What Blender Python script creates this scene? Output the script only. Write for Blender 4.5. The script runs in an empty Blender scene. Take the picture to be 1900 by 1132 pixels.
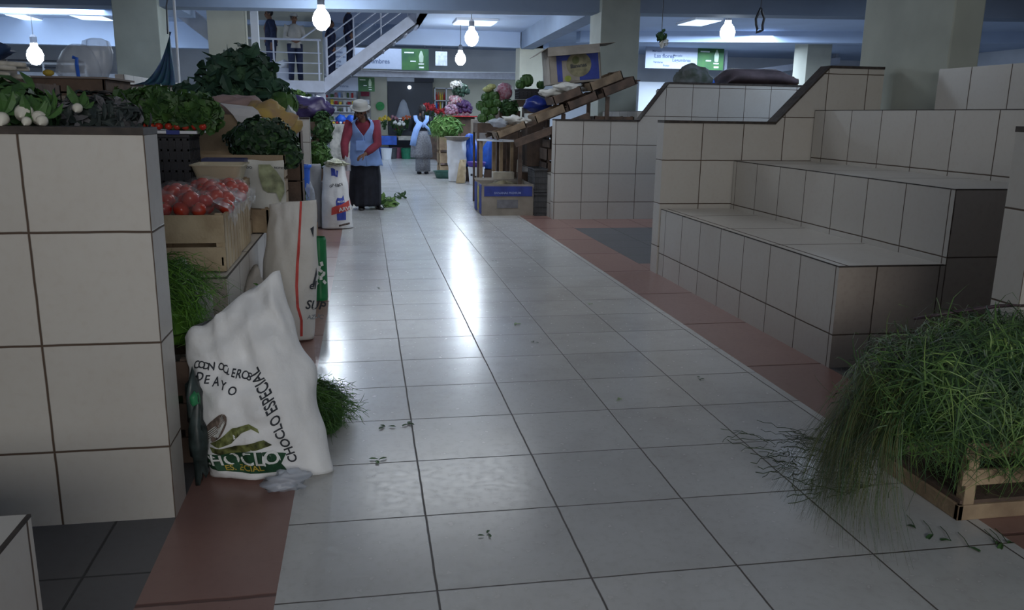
import bpy, math, random
from mathutils import Vector, Matrix, noise
PI = math.pi
D = bpy.data
COL = bpy.context.scene.collection
S = bpy.context.scene

# ---------------------------------------------------------------- camera
def cam_axes(yaw, pitch, roll):
    cy, sy, cp, sp = math.cos(yaw), math.sin(yaw), math.cos(pitch), math.sin(pitch)
    f = Vector((sy*cp, cy*cp, -sp)); r = Vector((cy, -sy, 0)); u = r.cross(f)
    cr, sr = math.cos(roll), math.sin(roll)
    return r*cr+u*sr, u*cr-r*sr, f
r_, u_, f_ = cam_axes(.1775, .2272, .0154)
cam = D.objects.new('camera', D.cameras.new('camera')); COL.objects.link(cam)
cam.matrix_world = Matrix(((r_.x, u_.x, -f_.x, 0), (r_.y, u_.y, -f_.y, 0), (r_.z, u_.z, -f_.z, 1.3), (0, 0, 0, 1)))
cam.data.sensor_width = 36; cam.data.lens = 1525.5/1900*36; cam.data.clip_end = 200
S.camera = cam

# ---------------------------------------------------------------- world, exposure, lights
S.view_settings.view_transform = 'Standard'; S.view_settings.look = 'None'
S.view_settings.exposure = 0.08; S.view_settings.gamma = 1; S.view_settings.use_curve_mapping = False
W = D.worlds.new('world'); S.world = W; W.use_nodes = True
W.node_tree.nodes['Background'].inputs[0].default_value = (.42, .55, .85, 1)
W.node_tree.nodes['Background'].inputs[1].default_value = .18
def area(name, loc, sx, sy, power, color=(1, 1, 1), rot=(0, 0, 0)):
    l = D.lights.new(name, 'AREA'); l.shape = 'RECTANGLE'; l.size = sx; l.size_y = sy; l.energy = power; l.color = color
    o = D.objects.new(name, l); COL.objects.link(o); o.location = loc; o.rotation_euler = rot
    return o
COOL = (.62, .78, 1.0); NEUT = (1.0, .985, .95)
area('fill_light', (.6, -4.6, 2.5), 4.0, 1.4, 150, NEUT, (math.radians(72), 0, 0))  # fill added behind the camera, turned low towards the front walls
area('fill_light', (1.2, 5.2, 3.2), 1.6, 1.2, 12, NEUT)  # this and the next ones: overhead fills added for brightness, no fixtures
area('fill_light', (.9, 9.5, 3.2), 2.0, 1.6, 45, (.9, .95, 1))
area('fill_light', (-5.5, 9.5, 3.2), 2.0, 1.6, 60, COOL)
area('fill_light', (6.5, 9.0, 3.2), 2.0, 1.6, 70, COOL)
area('fill_light', (1.0, 17.0, 3.2), 2.4, 2.4, 60, (.85, .92, 1))
area('fill_light', (-6.5, 18.0, 3.2), 3, 3, 300, COOL)
area('fill_light', (8.0, 17.5, 3.2), 3, 3, 480, COOL)
area('fill_light', (1.2, 23.0, 3.2), 3, 2, 60, COOL)
area('fill_light', (9.5, 22.6, 3.2), 3, 2, 260, COOL)

# ---------------------------------------------------------------- materials
MATS = {}
def M(name, col, rough=.6, var=.12, scale=12, metal=0, spec=.4, bump=.0, bscale=60, col2=None, sub=0, trans=0, alpha=1, emit=0):
    if name in MATS: return MATS[name]
    m = D.materials.new(name); m.use_nodes = True; MATS[name] = m
    nt = m.node_tree; n = nt.nodes; L = nt.links; b = n['Principled BSDF']
    b.inputs['Roughness'].default_value = rough; b.inputs['Metallic'].default_value = metal
    b.inputs['Specular IOR Level'].default_value = spec
    tc = n.new('ShaderNodeTexCoord'); ns = n.new('ShaderNodeTexNoise'); ns.inputs['Scale'].default_value = scale; ns.inputs['Detail'].default_value = 5
    L.new(tc.outputs['Object'], ns.inputs['Vector'])
    mx = n.new('ShaderNodeMix'); mx.data_type = 'RGBA'
    c2 = col2 if col2 else tuple(c*(1-var*1.6) for c in col)
    c1 = col if col2 else tuple(min(1, c*(1+var)) for c in col)
    mx.inputs[6].default_value = (*c2, 1); mx.inputs[7].default_value = (*c1, 1)
    rp = n.new('ShaderNodeValToRGB'); rp.color_ramp.elements[0].position = .35; rp.color_ramp.elements[1].position = .65
    L.new(ns.outputs['Fac'], rp.inputs['Fac']); L.new(rp.outputs['Color'], mx.inputs[0]); L.new(mx.outputs[2], b.inputs['Base Color'])
    if bump:
        n2 = n.new('ShaderNodeTexNoise'); n2.inputs['Scale'].default_value = bscale; n2.inputs['Detail'].default_value = 4
        L.new(tc.outputs['Object'], n2.inputs['Vector'])
        bp = n.new('ShaderNodeBump'); bp.inputs['Strength'].default_value = bump; bp.inputs['Distance'].default_value = .01
        L.new(n2.outputs['Fac'], bp.inputs['Height']); L.new(bp.outputs['Normal'], b.inputs['Normal'])
    if trans: b.inputs['Transmission Weight'].default_value = trans
    if alpha < 1: b.inputs['Alpha'].default_value = alpha
    if emit:
        b.inputs['Emission Color'].default_value = (*col, 1); b.inputs['Emission Strength'].default_value = emit
    return m
def tile_mat(name, col, grout, gw=.012, rough=.3, var=.06, dirt=.25, dirtcol=(.28, .22, .16), spec=.5, rvar=.1):
    m = D.materials.new(name); m.use_nodes = True; MATS[name] = m
    nt = m.node_tree; n = nt.nodes; L = nt.links; b = n['Principled BSDF']
    def math_(op, a, b_=None, clamp=False):
        k = n.new('ShaderNodeMath'); k.operation = op; k.use_clamp = clamp
        for i, v in enumerate((a, b_)):
            if v is None: continue
            if isinstance(v, (int, float)): k.inputs[i].default_value = v
            else: L.new(v, k.inputs[i])
        return k.outputs[0]
    uv = n.new('ShaderNodeUVMap'); uv.uv_map = 'uv'; sp = n.new('ShaderNodeSeparateXYZ'); L.new(uv.outputs[0], sp.inputs[0])
    tc = n.new('ShaderNodeTexCoord')
    wn = n.new('ShaderNodeTexNoise'); wn.inputs['Scale'].default_value = 9; L.new(tc.outputs['Object'], wn.inputs['Vector'])
    wob = math_('MULTIPLY', math_('SUBTRACT', wn.outputs['Fac'], .5), .012)
    ds = []
    for ax in (0, 1):
        c = math_('ADD', sp.outputs[ax], wob)
        fr = math_('FRACT', c); ds.append(math_('MINIMUM', fr, math_('SUBTRACT', 1.0, fr)))
    dmin = math_('MINIMUM', ds[0], ds[1])
    mask = math_('SUBTRACT', 1.0, math_('DIVIDE', math_('SUBTRACT', dmin, gw*.45), gw*.5), True)
    vm = n.new('ShaderNodeVectorMath'); vm.operation = 'FLOOR'; L.new(uv.outputs[0], vm.inputs[0])
    wh = n.new('ShaderNodeTexWhiteNoise'); wh.noise_dimensions = '3D'; L.new(vm.outputs[0], wh.inputs['Vector'])
    n1 = n.new('ShaderNodeTexNoise'); n1.inputs['Scale'].default_value = 2.2; n1.inputs['Detail'].default_value = 8; n1.inputs['Roughness'].default_value = .65
    L.new(tc.outputs['Object'], n1.inputs['Vector'])
    n2 = n.new('ShaderNodeTexNoise'); n2.inputs['Scale'].default_value = 35; n2.inputs['Detail'].default_value = 6
    L.new(tc.outputs['Object'], n2.inputs['Vector'])
    hs = n.new('ShaderNodeHueSaturation'); hs.inputs['Color'].default_value = (*col, 1)
    L.new(math_('ADD', 1-var, math_('MULTIPLY', wh.outputs['Value'], var*2)), hs.inputs['Value'])
    d1 = math_('MULTIPLY', math_('SUBTRACT', n1.outputs['Fac'], .45), 2.6, True)
    d2 = math_('MULTIPLY', math_('SUBTRACT', n2.outputs['Fac'], .50), 3.0, True)
    dd = math_('MULTIPLY', math_('ADD', math_('MULTIPLY', d1, .7), math_('MULTIPLY', d2, .45)), dirt, True)
    mx = n.new('ShaderNodeMix'); mx.data_type = 'RGBA'; L.new(dd, mx.inputs[0]); L.new(hs.outputs[0], mx.inputs[6]); mx.inputs[7].default_value = (*dirtcol, 1)
    mg = n.new('ShaderNodeMix'); mg.data_type = 'RGBA'; L.new(mask, mg.inputs[0]); L.new(mx.outputs[2], mg.inputs[6]); mg.inputs[7].default_value = (*grout, 1)
    L.new(mg.outputs[2], b.inputs['Base Color'])
    ro = math_('ADD', math_('ADD', rough, math_('MULTIPLY', n2.outputs['Fac'], rvar)), math_('MULTIPLY', mask, .4), True)
    L.new(ro, b.inputs['Roughness']); b.inputs['Specular IOR Level'].default_value = spec
    bp = n.new('ShaderNodeBump'); bp.inputs['Strength'].default_value = .5; bp.inputs['Distance'].default_value = .004
    hh = math_('ADD', math_('MULTIPLY', mask, -1.0), math_('MULTIPLY', n1.outputs['Fac'], .6))
    L.new(hh, bp.inputs['Height']); L.new(bp.outputs['Normal'], b.inputs['Normal'])
    return m
WT = tile_mat('cream_wall_tile', (.50, .48, .445), (.075, .048, .032), gw=.0145, rough=.28, var=.05, dirt=.28, dirtcol=(.30, .22, .16))
WTD = tile_mat('darker_wall_tile', (.42, .365, .32), (.07, .045, .035), gw=.013, rough=.35, var=.06, dirt=.4, dirtcol=(.16, .10, .08))
FT = tile_mat('pale_floor_tile', (.50, .505, .50), (.07, .06, .055), gw=.0095, rough=.10, var=.06, dirt=.62, dirtcol=(.24, .22, .20), rvar=.26)
RT = tile_mat('red_floor_tile', (.25, .145, .125), (.12, .06, .05), gw=.012, rough=.25, var=.06, dirt=.4, dirtcol=(.12, .06, .05))
GT = tile_mat('grey_floor_tile', (.105, .105, .11), (.05, .05, .05), gw=.012, rough=.45, var=.05, dirt=.4, dirtcol=(.06, .055, .05))
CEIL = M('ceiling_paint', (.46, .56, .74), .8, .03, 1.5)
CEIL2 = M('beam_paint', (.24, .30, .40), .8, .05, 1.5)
COLM = M('column_paint', (.40, .43, .38), .7, .07, 2.2)
CREAM = M('cream_paint', (.56, .55, .45), .75, .05, 2)
WHITEP = M('white_paint', (.74, .77, .82), .7, .03, 2)
STEEL = M('painted_steel', (.50, .53, .62), .45, .06, 5)
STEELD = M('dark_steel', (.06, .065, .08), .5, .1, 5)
GREYP = M('shutter_grey', (.055, .065, .085), .5, .1, 1)
CAP = M('dark_edge_trim', (.045, .035, .03), .6, .3, 20)
WOOD = M('crate_wood', (.40, .30, .19), .75, .2, 7, bump=.4, bscale=40, col2=(.24, .17, .11))
WOODL = M('pale_crate_wood', (.56, .46, .31), .75, .2, 7, bump=.4, bscale=40, col2=(.40, .31, .20))
WOODM = M('worn_crate_wood', (.27, .20, .135), .78, .2, 7, bump=.4, bscale=40, col2=(.15, .11, .075))
WOODD = M('dark_crate_wood', (.15, .10, .075), .8, .2, 7, bump=.4, bscale=40, col2=(.075, .055, .045))
CARD = M('cardboard', (.34, .26, .175), .85, .1, 6, bump=.15, bscale=90)
CARDG = M('grey_cardboard', (.27, .24, .205), .85, .1, 6, bump=.15, bscale=90)
BLUEPR = M('blue_print', (.03, .05, .26), .6, .15, 8)
BLACKP = M('black_plastic', (.018, .019, .026), .45, .2, 8)
GREYPL = M('grey_plastic', (.06, .063, .07), .5, .15, 8)
BLUEPL = M('blue_plastic', (.03, .13, .62), .35, .15, 6)
PURPLE = M('purple_plastic', (.07, .03, .30), .35, .15, 6)
SACKW = M('white_woven_sack', (.76, .77, .78), .6, .06, 5, bump=.5, bscale=22, spec=.3)
SACKG = M('grey_woven_sack', (.40, .39, .37), .65, .12, 5, bump=.5, bscale=22)
SACKC = M('cream_sack', (.55, .42, .25), .7, .1, 6, bump=.4, bscale=22)
INK = M('black_ink', (.035, .04, .05), .7, .05)
REDINK = M('red_ink', (.55, .07, .06), .65, .12, 20)
BLUEINK = M('blue_ink', (.05, .08, .42), .65, .1, 20)
GREENINK = M('dark_green_ink', (.015, .065, .03), .65, .2, 20)
WHITEINK = M('white_ink', (.75, .77, .75), .65, .1, 20)
YELINK = M('yellow_ink', (.45, .33, .05), .65, .1, 20)
OLIVE = M('olive_ink', (.14, .16, .05), .65, .5, 30)
BROWNINK = M('brown_ink', (.16, .12, .10), .65, .5, 30)
PLASTIC = M('clear_wrap', (.75, .78, .82), .18, .05, 10, spec=.9, alpha=.09, bump=.8, bscale=35)
WRAP2 = M('crumpled_clear_plastic', (.80, .83, .88), .15, .05, 10, spec=.8, alpha=.28, bump=.8, bscale=35)
BAGW = M('translucent_bag', (.62, .68, .78), .3, .05, 8, spec=.6, alpha=.38, bump=.5, bscale=18)
PAPER = M('newsprint', (.58, .58, .55), .8, .06, 8, bump=.2, bscale=30)
TOMATO = M('tomato_skin', (.40, .022, .016), .25, .2, 9, col2=(.50, .06, .03))
TURNIP = M('turnip_skin', (.62, .60, .52), .4, .1, 12)
LEAF = M('dark_leaf', (.045, .11, .03), .55, .3, 9, col2=(.02, .055, .02))
LEAFM = M('mid_leaf', (.075, .17, .04), .5, .3, 9, col2=(.035, .09, .025))
LEAFL = M('light_leaf', (.20, .34, .10), .5, .3, 9, col2=(.10, .21, .05))
HERB = M('herb_green', (.065, .16, .025), .55, .3, 14, col2=(.025, .075, .018))
GRASS = M('grass_blade', (.06, .125, .04), .5, .3, 7, col2=(.025, .06, .03))
GRASSL = M('grass_blade_light', (.21, .32, .08), .5, .3, 7, col2=(.10, .19, .06))
BROC = M('broccoli_head', (.07, .15, .075), .75, .3, 25, col2=(.035, .09, .05), bump=1, bscale=60)
CABB = M('cabbage_leaf', (.22, .40, .15), .5, .25, 8, col2=(.13, .28, .09))
PURV = M('purple_vegetable', (.055, .02, .09), .4, .3, 8)
PINKV = M('pink_bundle', (.36, .10, .14), .6, .4, 25, col2=(.45, .30, .34))
YELV = M('yellow_cloth', (.42, .30, .07), .75, .3, 9, col2=(.30, .20, .12))
REDF = M('red_petal', (.45, .03, .035), .6, .3, 20)
YELF = M('yellow_petal', (.70, .52, .06), .6, .2, 20)
WHITEF = M('white_petal', (.80, .80, .76), .6, .1, 20)
ORAF = M('orange_petal', (.62, .13, .04), .6, .2, 20)
SKIN = M('brown_skin', (.19, .095, .06), .55, .1, 10)
HAIR = M('black_hair', (.012, .011, .012), .5, .2, 20)
APRON = M('light_blue_cloth', (.25, .40, .78), .8, .06, 10)
REDC = M('maroon_knit', (.22, .035, .06), .85, .12, 12)
DARKC = M('black_cloth', (.012, .014, .024), .8, .2, 12)
HATM = M('pale_felt', (.36, .36, .34), .8, .06, 10)
PLAID = M('grey_check_cloth', (.24, .25, .28), .8, .4, 40, col2=(.13, .14, .17))
KHAKI = M('light_shirt_cloth', (.44, .42, .38), .8, .06, 10)
NAVY = M('navy_cloth', (.02, .028, .07), .8, .2, 12)
WALLBUMP = 0

# ---------------------------------------------------------------- mesh helpers
class MB:
    def __init__(s): s.v = []; s.f = []; s.uv = []; s.mi = []; s.cur = 0
    def add(s, vs, fs, uvs=None):
        o = len(s.v); s.v += [Vector(p) for p in vs]
        for k, f in enumerate(fs):
            s.f.append([i+o for i in f]); s.mi.append(s.cur)
            s.uv.append(uvs[k] if uvs else None)
        return s
    def quad(s, pts, uv=None): return s.add(pts, [list(range(len(pts)))], [uv] if uv else None)
    def box(s, x0, x1, y0, y1, z0, z1, t=None, taper=1.0):
        # t = (oy for x faces, ty, ox for y faces, tx, oz, tz)
        cx, cy = (x0+x1)/2, (y0+y1)/2
        def P(x, y, z):
            k = taper if z == z1 and z0 != z1 else 1
            return (cx+(x-cx)*k, cy+(y-cy)*k, z)
        fs = [[(x0, y1, z0), (x0, y0, z0), (x0, y0, z1), (x0, y1, z1)], [(x1, y0, z0), (x1, y1, z0), (x1, y1, z1), (x1, y0, z1)],
              [(x0, y0, z0), (x1, y0, z0), (x1, y0, z1), (x0, y0, z1)], [(x1, y1, z0), (x0, y1, z0), (x0, y1, z1), (x1, y1, z1)],
              [(x0, y0, z1), (x1, y0, z1), (x1, y1, z1), (x0, y1, z1)], [(x0, y1, z0), (x1, y1, z0), (x1, y0, z0), (x0, y0, z0)]]
        vs = [(x0, y0, z0), (x1, y0, z0), (x1, y1, z0), (x0, y1, z0), (x0, y0, z1), (x1, y0, z1), (x1, y1, z1), (x0, y1, z1)]
        o = len(s.v); s.v += [Vector(P(*p)) for p in vs]
        for k, f in enumerate(fs):
            s.f.append([o+vs.index(p) for p in f]); s.mi.append(s.cur)
            if t:
                oy, ty, ox, tx, oz, tz = t
                if k < 2: s.uv.append([((p[1]-oy)/ty, (p[2]-oz)/tz) for p in f])
                elif k < 4: s.uv.append([((p[0]-ox)/tx, (p[2]-oz)/tz) for p in f])
                else: s.uv.append([((p[0]-ox)/(tx*1.75)+.25, (p[1]-oy)/(ty*2)+.02) for p in f])
            else: s.uv.append(None)
        return s
    def obox(s, c, size, rot=(0, 0, 0)):
        R = Matrix.Rotation(rot[2], 3, 'Z') @ Matrix.Rotation(rot[1], 3, 'Y') @ Matrix.Rotation(rot[0], 3, 'X')
        a, b, d = (q/2 for q in size); vs = [Vector((x, y, z)) for z in (-d, d) for x, y in ((-a, -b), (a, -b), (a, b), (-a, b))]
        return s.add([R @ v + Vector(c) for v in vs], [[3, 2, 1, 0], [4, 5, 6, 7], [0, 1, 5, 4], [1, 2, 6, 5], [2, 3, 7, 6], [3, 0, 4, 7]])
    def tube(s, pts, rad, n=10, ref=None, close=True):
        pts = [Vector(p) for p in pts]; m = len(pts)
        if not isinstance(rad, (list, tuple)): rad = [rad]*m
        rings = []
        for i, p in enumerate(pts):
            t = (pts[min(i+1, m-1)]-pts[max(i-1, 0)])
            t = t.normalized() if t.length > 1e-9 else Vector((0, 0, 1))
            rf = Vector(ref) if ref else (Vector((1, 0, 0)) if abs(t.x) < .8 else Vector((0, 1, 0)))
            a = (rf - t*rf.dot(t)); a = a.normalized() if a.length > 1e-6 else t.orthogonal().normalized()
            b = t.cross(a); r = rad[i]; rx, ry = r if isinstance(r, (list, tuple)) else (r, r)
            rings.append([p + a*(rx*math.cos(2*PI*k/n)) + b*(ry*math.sin(2*PI*k/n)) for k in range(n)])
        return s.loft(rings, close)
    def loft(s, rings, close=True, wrap=True):
        n = len(rings[0]); vs = [p for r in rings for p in r]; fs = []
        for i in range(len(rings)-1):
            for k in range(n if wrap else n-1):
                k2 = (k+1) % n; fs.append([i*n+k, i*n+k2, (i+1)*n+k2, (i+1)*n+k])
        if close and wrap: fs.append(list(range(n))[::-1]); fs.append([(len(rings)-1)*n+k for k in range(n)])
        return s.add(vs, fs)
    def lathe(s, prof, c=(0, 0, 0), n=20, sx=1, sy=1, wob=0, seed=0, close=True):
        rings = []
        for r, z in prof:
            rr = []
            for k in range(n):
                a = 2*PI*k/n; q = r*(1+wob*math.sin(a*5+seed)*math.cos(z*9+seed)+wob*.6*math.sin(a*9+seed*2))
                rr.append((c[0]+q*math.cos(a)*sx, c[1]+q*math.sin(a)*sy, c[2]+z))
            rings.append(rr)
        return s.loft(rings, close)
    def blob(s, c, r, n=10, m=7, wob=.0, seed=0, power=1):
        c = Vector(c); r = r if isinstance(r, (tuple, list)) else (r, r, r); rings = []
        for i in range(m+1):
            th = PI*(i+.02 if i == 0 else (i-.02 if i == m else i))/m; rr = []
            for k in range(n):
                d = Vector((math.sin(th)*math.cos(2*PI*k/n), math.sin(th)*math.sin(2*PI*k/n), -math.cos(th)))
                w = 1+wob*noise.noise(d*2.3+Vector((seed*3.1, seed, 0)))
                rr.append(c+Vector((d.x*r[0], d.y*r[1], d.z*r[2]))*w)
            rings.append(rr)
        return s.loft(rings)
    def leaf(s, p, d, up, L, w, fold=.25, droop=.4):
        p = Vector(p); d = Vector(d).normalized(); up = Vector(up)
        sd = d.cross(up); sd = sd.normalized() if sd.length > 1e-5 else d.orthogonal().normalized(); up = sd.cross(d)
        vs = []
        for k, (t, ww) in enumerate(((0, .15), (.35, .85), (.7, 1), (1, .2))):
            c = p+d*(L*t)-up*(droop*L*t*t); h = up*(fold*w*ww)
            vs += [c-sd*(w*ww*.5)+h, c, c+sd*(w*ww*.5)+h]
        fs = []
        for k in range(3):
            for j in range(2): fs.append([k*3+j, k*3+j+1, k*3+j+4, k*3+j+3])
        return s.add(vs, fs)
    def ribbon(s, pts, w, side=None, taper=True):
        m = len(pts); vs = []
        for i, p in enumerate(pts):
            p = Vector(p); t = Vector(pts[min(i+1, m-1)])-Vector(pts[max(i-1, 0)])
            sd = t.cross(side if side else Vector((.3, .5, .8))); sd = sd.normalized() if sd.length > 1e-7 else Vector((1, 0, 0))
            ww = w*(1-.8*i/(m-1)) if taper else w
            vs += [p-sd*ww*.5, p+sd*ww*.5]
        return s.add(vs, [[2*i, 2*i+1, 2*i+3, 2*i+2] for i in range(m-1)])
    def shift(s, v): s.v = [p+Vector(v) for p in s.v]; return s
    def build(s, name, mat, parent=None, smooth=False, bevel=0, sub=0, loc=None):
        me = D.meshes.new(name); off = Vector(loc) if loc else (parent_base(parent) if parent else Vector((0, 0, 0)))
        me.from_pydata([p-off for p in s.v], [], s.f)
        for m in (mat if isinstance(mat, (list, tuple)) else [mat]): me.materials.append(m)
        if any(s.uv):
            ul = me.uv_layers.new(name='uv'); i = 0
            for fu, f in zip(s.uv, s.f):
                for k in range(len(f)):
                    ul.data[i].uv = fu[k] if fu else (.5, .5); i += 1
        for i, p in enumerate(me.polygons):
            p.material_index = s.mi[i]; p.use_smooth = smooth
        me.validate(); me.update()
        o = D.objects.new(name, me); COL.objects.link(o)
        if parent: o.parent = parent
        elif loc: o.location = off
        if bevel:
            b = o.modifiers.new('bevel', 'BEVEL'); b.width = bevel; b.segments = 2; b.limit_method = 'ANGLE'
        if sub:
            q = o.modifiers.new('sub', 'SUBSURF'); q.levels = sub; q.render_levels = sub
        return o
def parent_base(p):
    v = Vector((0, 0, 0))
    while p: v += p.location; p = p.parent
    return v
def thing(name, label, cat, loc, group=None):
    o = D.objects.new(name, None); COL.objects.link(o); o.location = loc; o.empty_display_size = .1
    return tag(o, label, cat, group)
def tag(o, label, cat, group=None, kind=None):
    o['label'] = label; o['category'] = cat
    if group: o['group'] = group
    if kind: o['kind'] = kind
    return o
def struct(o): o['kind'] = 'structure'; return o
def dup(root, loc, rz=0, label=None, sc=1):
    r = root.copy(); COL.objects.link(r); r.location = loc; r.rotation_euler = (0, 0, rz); r.scale = (sc, sc, sc)
    if label: r['label'] = label
    for ch in list(root.children):
        c = ch.copy(); COL.objects.link(c); c.parent = r
        for g in ch.children:
            e = g.copy(); COL.objects.link(e); e.parent = c
    return r
def text_mesh(txt, size):
    cu = D.curves.new('lettering', 'FONT'); cu.body = txt; cu.size = size; cu.resolution_u = 3
    cu.offset = size*.018
    o = D.objects.new('lettering', cu); COL.objects.link(o)
    dg = bpy.context.evaluated_depsgraph_get(); me = D.meshes.new_from_object(o.evaluated_get(dg))
    vs = [v.co.copy() for v in me.vertices]; fs = [list(p.vertices) for p in me.polygons]
    D.objects.remove(o); D.curves.remove(cu); D.meshes.remove(me)
    return vs, fs
def flat_text(mb, txt, size, org, ux, uy):
    vs, fs = text_mesh(txt, size); org, ux, uy = Vector(org), Vector(ux), Vector(uy)
    mb.add([org+ux*v.x+uy*v.y for v in vs], fs); return mb
def subdivide(vs, fs, maxlen):
    # splits triangles/ngons of a flat mesh by fan so that it can follow a curved sheet
    import bmesh
    bm = bmesh.new(); bv = [bm.verts.new(v) for v in vs]
    for f in fs:
        try: bm.faces.new([bv[i] for i in f])
        except ValueError: pass
    bmesh.ops.triangulate(bm, faces=bm.faces[:])
    for _ in range(2):
        es = [e for e in bm.edges if e.calc_length() > maxlen]
        if es: bmesh.ops.subdivide_edges(bm, edges=es, cuts=1); bmesh.ops.triangulate(bm, faces=bm.faces[:])
    bm.verts.index_update(); out = [v.co.copy() for v in bm.verts], [[v.index for v in f.verts] for f in bm.faces]
    bm.free(); return out
# ---------------------------------------------------------------- setting: floor
def floor_piece(name, x0, x1, y0, y1, mat, ox, oy, t, z=0.0):
    mb = MB(); ny = max(1, int((y1-y0)/3)); 
    mb.quad([(x0, y0, z), (x1, y0, z), (x1, y1, z), (x0, y1, z)], [((x0-ox)/t, (y0-oy)/t), ((x1-ox)/t, (y0-oy)/t), ((x1-ox)/t, (y1-oy)/t), ((x0-ox)/t, (y1-oy)/t)])
    return struct(mb.build(name, mat))
floor_piece('floor', -.27, 2.0, -6, 27, FT, -.2772, 2.509, .447)
for nm, a, b in (('floor_red_border', 2.0, 2.43), ('floor_red_border', -.637, -.27)):
    floor_piece(nm, a, b, -6, 27, RT, a-.02, .27, .92)
for a, b in ((2.43, 18), (-16, -.637)):
    ys = [-6, 6.72, 7.05, 9.45, 10.29, 27]
    for k in range(5):
        floor_piece('floor_red_band' if k in (1, 3) else 'floor_grey', a, b, ys[k], ys[k+1], RT if k in (1, 3) else GT, a, ys[k], .46)

# ---------------------------------------------------------------- partition walls
def partition(label, sgn, xe, y0, y1, far, lowz, hiz, s0, s1, tile):
    t = thing('partition_wall', label, 'partition wall', (xe, y0, 0), 'tiled walls closing the ends of the stalls')
    prof = [(xe, 0), (xe, lowz), (xe+sgn*s0, lowz), (xe+sgn*s1, hiz), (xe+sgn*far, hiz), (xe+sgn*far, 0)]
    oy, ty, ox, tx, oz, tz = tile; mb = MB()
    for y, fl in ((y0, 0), (y1, 1)):
        pts = [(x, y, z) for x, z in prof]; uv = [((x-ox)/tx, (z-oz)/tz) for x, z in prof]
        if fl != (sgn > 0): pts = pts[::-1]; uv = uv[::-1]
        mb.quad(pts, uv)
    n = len(prof)
    for i in range(n):
        (xa, za), (xb, zb) = prof[i], prof[(i+1) % n]
        if za == 0 and zb == 0: continue
        if i == 0: uv = [(.3, (za-oz)/tz), (.3, (zb-oz)/tz), (.9, (zb-oz)/tz), (.9, (za-oz)/tz)]
        else: uv = [(xa, .3), (xb, .3), (xb, .6), (xa, .6)]
        q = [(xa, y0, za), (xb, y0, zb), (xb, y1, zb), (xa, y1, za)]
        mb.quad(q, uv)
    mb.build('tiled_panel', WT, t)
    cap = MB(); e = .006; h = .022
    top = prof[1:5]; 
    def strip(pa, pb):
        (xa, za), (xb, zb) = pa, pb
        cap.add([(xa, y0-e, za+.001), (xb, y0-e, zb+.001), (xb, y1+e, zb+.001), (xa, y1+e, za+.001), (xa, y0-e, za+h), (xb, y0-e, zb+h), (xb, y1+e, zb+h), (xa, y1+e, za+h)],
                [[3, 2, 1, 0], [4, 5, 6, 7], [0, 1, 5, 4], [1, 2, 6, 5], [2, 3, 7, 6], [3, 0, 4, 7]])
    for a, b in zip(top, top[1:]): strip(a, b)
    cap.build('dark_cap', CAP, t)
    return t
partition('cream tiled stall end wall at the left front of the photo', -1, -.637, 2.616, 2.775, 5, 1.225, 1.68, .98, 1.43, (0, 1, -.637, .343, .248, .346))
partition('cream tiled stall end wall behind the leftmost dark column base', -1, -.637, 10.25, 10.4, 5, 1.215, 1.55, 1.12, 1.47, (0, 1, -.637, .357, .22, .363))
partition('cream tiled stall end wall beside the mound of grass', 1, 2.43, 2.66, 2.80, 5, 1.265, 1.70, .98, 1.42, (0, 1, 2.43, .357, .26, .36))
partition('cream tiled wall with a sloping shoulder at the far end of the stepped bench', 1, 2.42, 6.57, 6.72, 1.93, 1.255, 1.72, .98, 1.43, (0, 1, 2.40, .36, .235, .36))
partition('cream tiled wall standing behind the red bordered cross passage', 1, 2.36, 10.294, 10.45, 6, 1.238, 1.715, 1.10, 1.47, (0, 1, 2.371, .357, .22, .363))

# ---------------------------------------------------------------- stepped tile benches
def tiers(label, sgn, xe, y0, y1, back_y0=None, dark=True):
    t = thing('tiled_bench', label, 'bench', (xe, y0, 0), 'stepped tiled display benches')
    xs = [xe, xe+sgn*.62, xe+sgn*1.311, xe+sgn*1.92, xe+sgn*2.02]
    zs = [.553, .955, 1.377, 1.69]
    tl = [(y0+.03, .362, xe+.22, .37, .182, .371), (y0+.035, .371, xs[1], .8, .591, .364), (y0+.2, .388, xs[2], .8, .985, .392), (y0+.1, .388, xs[3], .8, 1.377, .392)]
    nm = ['lower_step', 'middle_step', 'upper_step', 'back_panel']
    for k in range(4):
        a, b = sorted((xs[k], xs[k+1])); mb = MB()
        yy = y0 if k < 2 else y0-(1.07 if back_y0 is None else y0-back_y0)
        if k == 2: yy = y0
        y_end = y1 if k < 3 else y1-.68
        mb.box(a, b, yy, y_end, 0, zs[k], tl[k])
        # the end faces get the darker, browner tile
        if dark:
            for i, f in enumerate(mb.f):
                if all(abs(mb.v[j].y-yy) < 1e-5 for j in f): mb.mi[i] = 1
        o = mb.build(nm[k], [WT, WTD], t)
        lo = zs[k-1] if k else 0
        # thin dark joint along the nosing
    jm = MB()
    for k in range(3):
        x = xs[k]; jm.box(min(x-sgn*.001, x+sgn*.006), max(x-sgn*.001, x+sgn*.006), y0-.001, y1, zs[k]-.005, zs[k]+.0008)
        if k < 2:
            a, b = sorted((xs[k], xs[k+1])); jm.box(a, b, y0-.0012, y0+.004, zs[k]-.005, zs[k]+.0008)
    jm.build('edge_joint', CAP, t)
    return t
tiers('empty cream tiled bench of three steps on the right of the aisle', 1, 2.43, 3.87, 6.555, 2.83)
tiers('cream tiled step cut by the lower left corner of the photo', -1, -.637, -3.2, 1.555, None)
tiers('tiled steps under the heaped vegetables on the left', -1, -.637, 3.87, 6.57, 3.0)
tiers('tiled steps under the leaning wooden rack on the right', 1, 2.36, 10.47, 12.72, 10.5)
tiers('tiled steps beyond the purple bag on the left', -1, -.8, 10.42, 14.4, 10.5)

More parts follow.
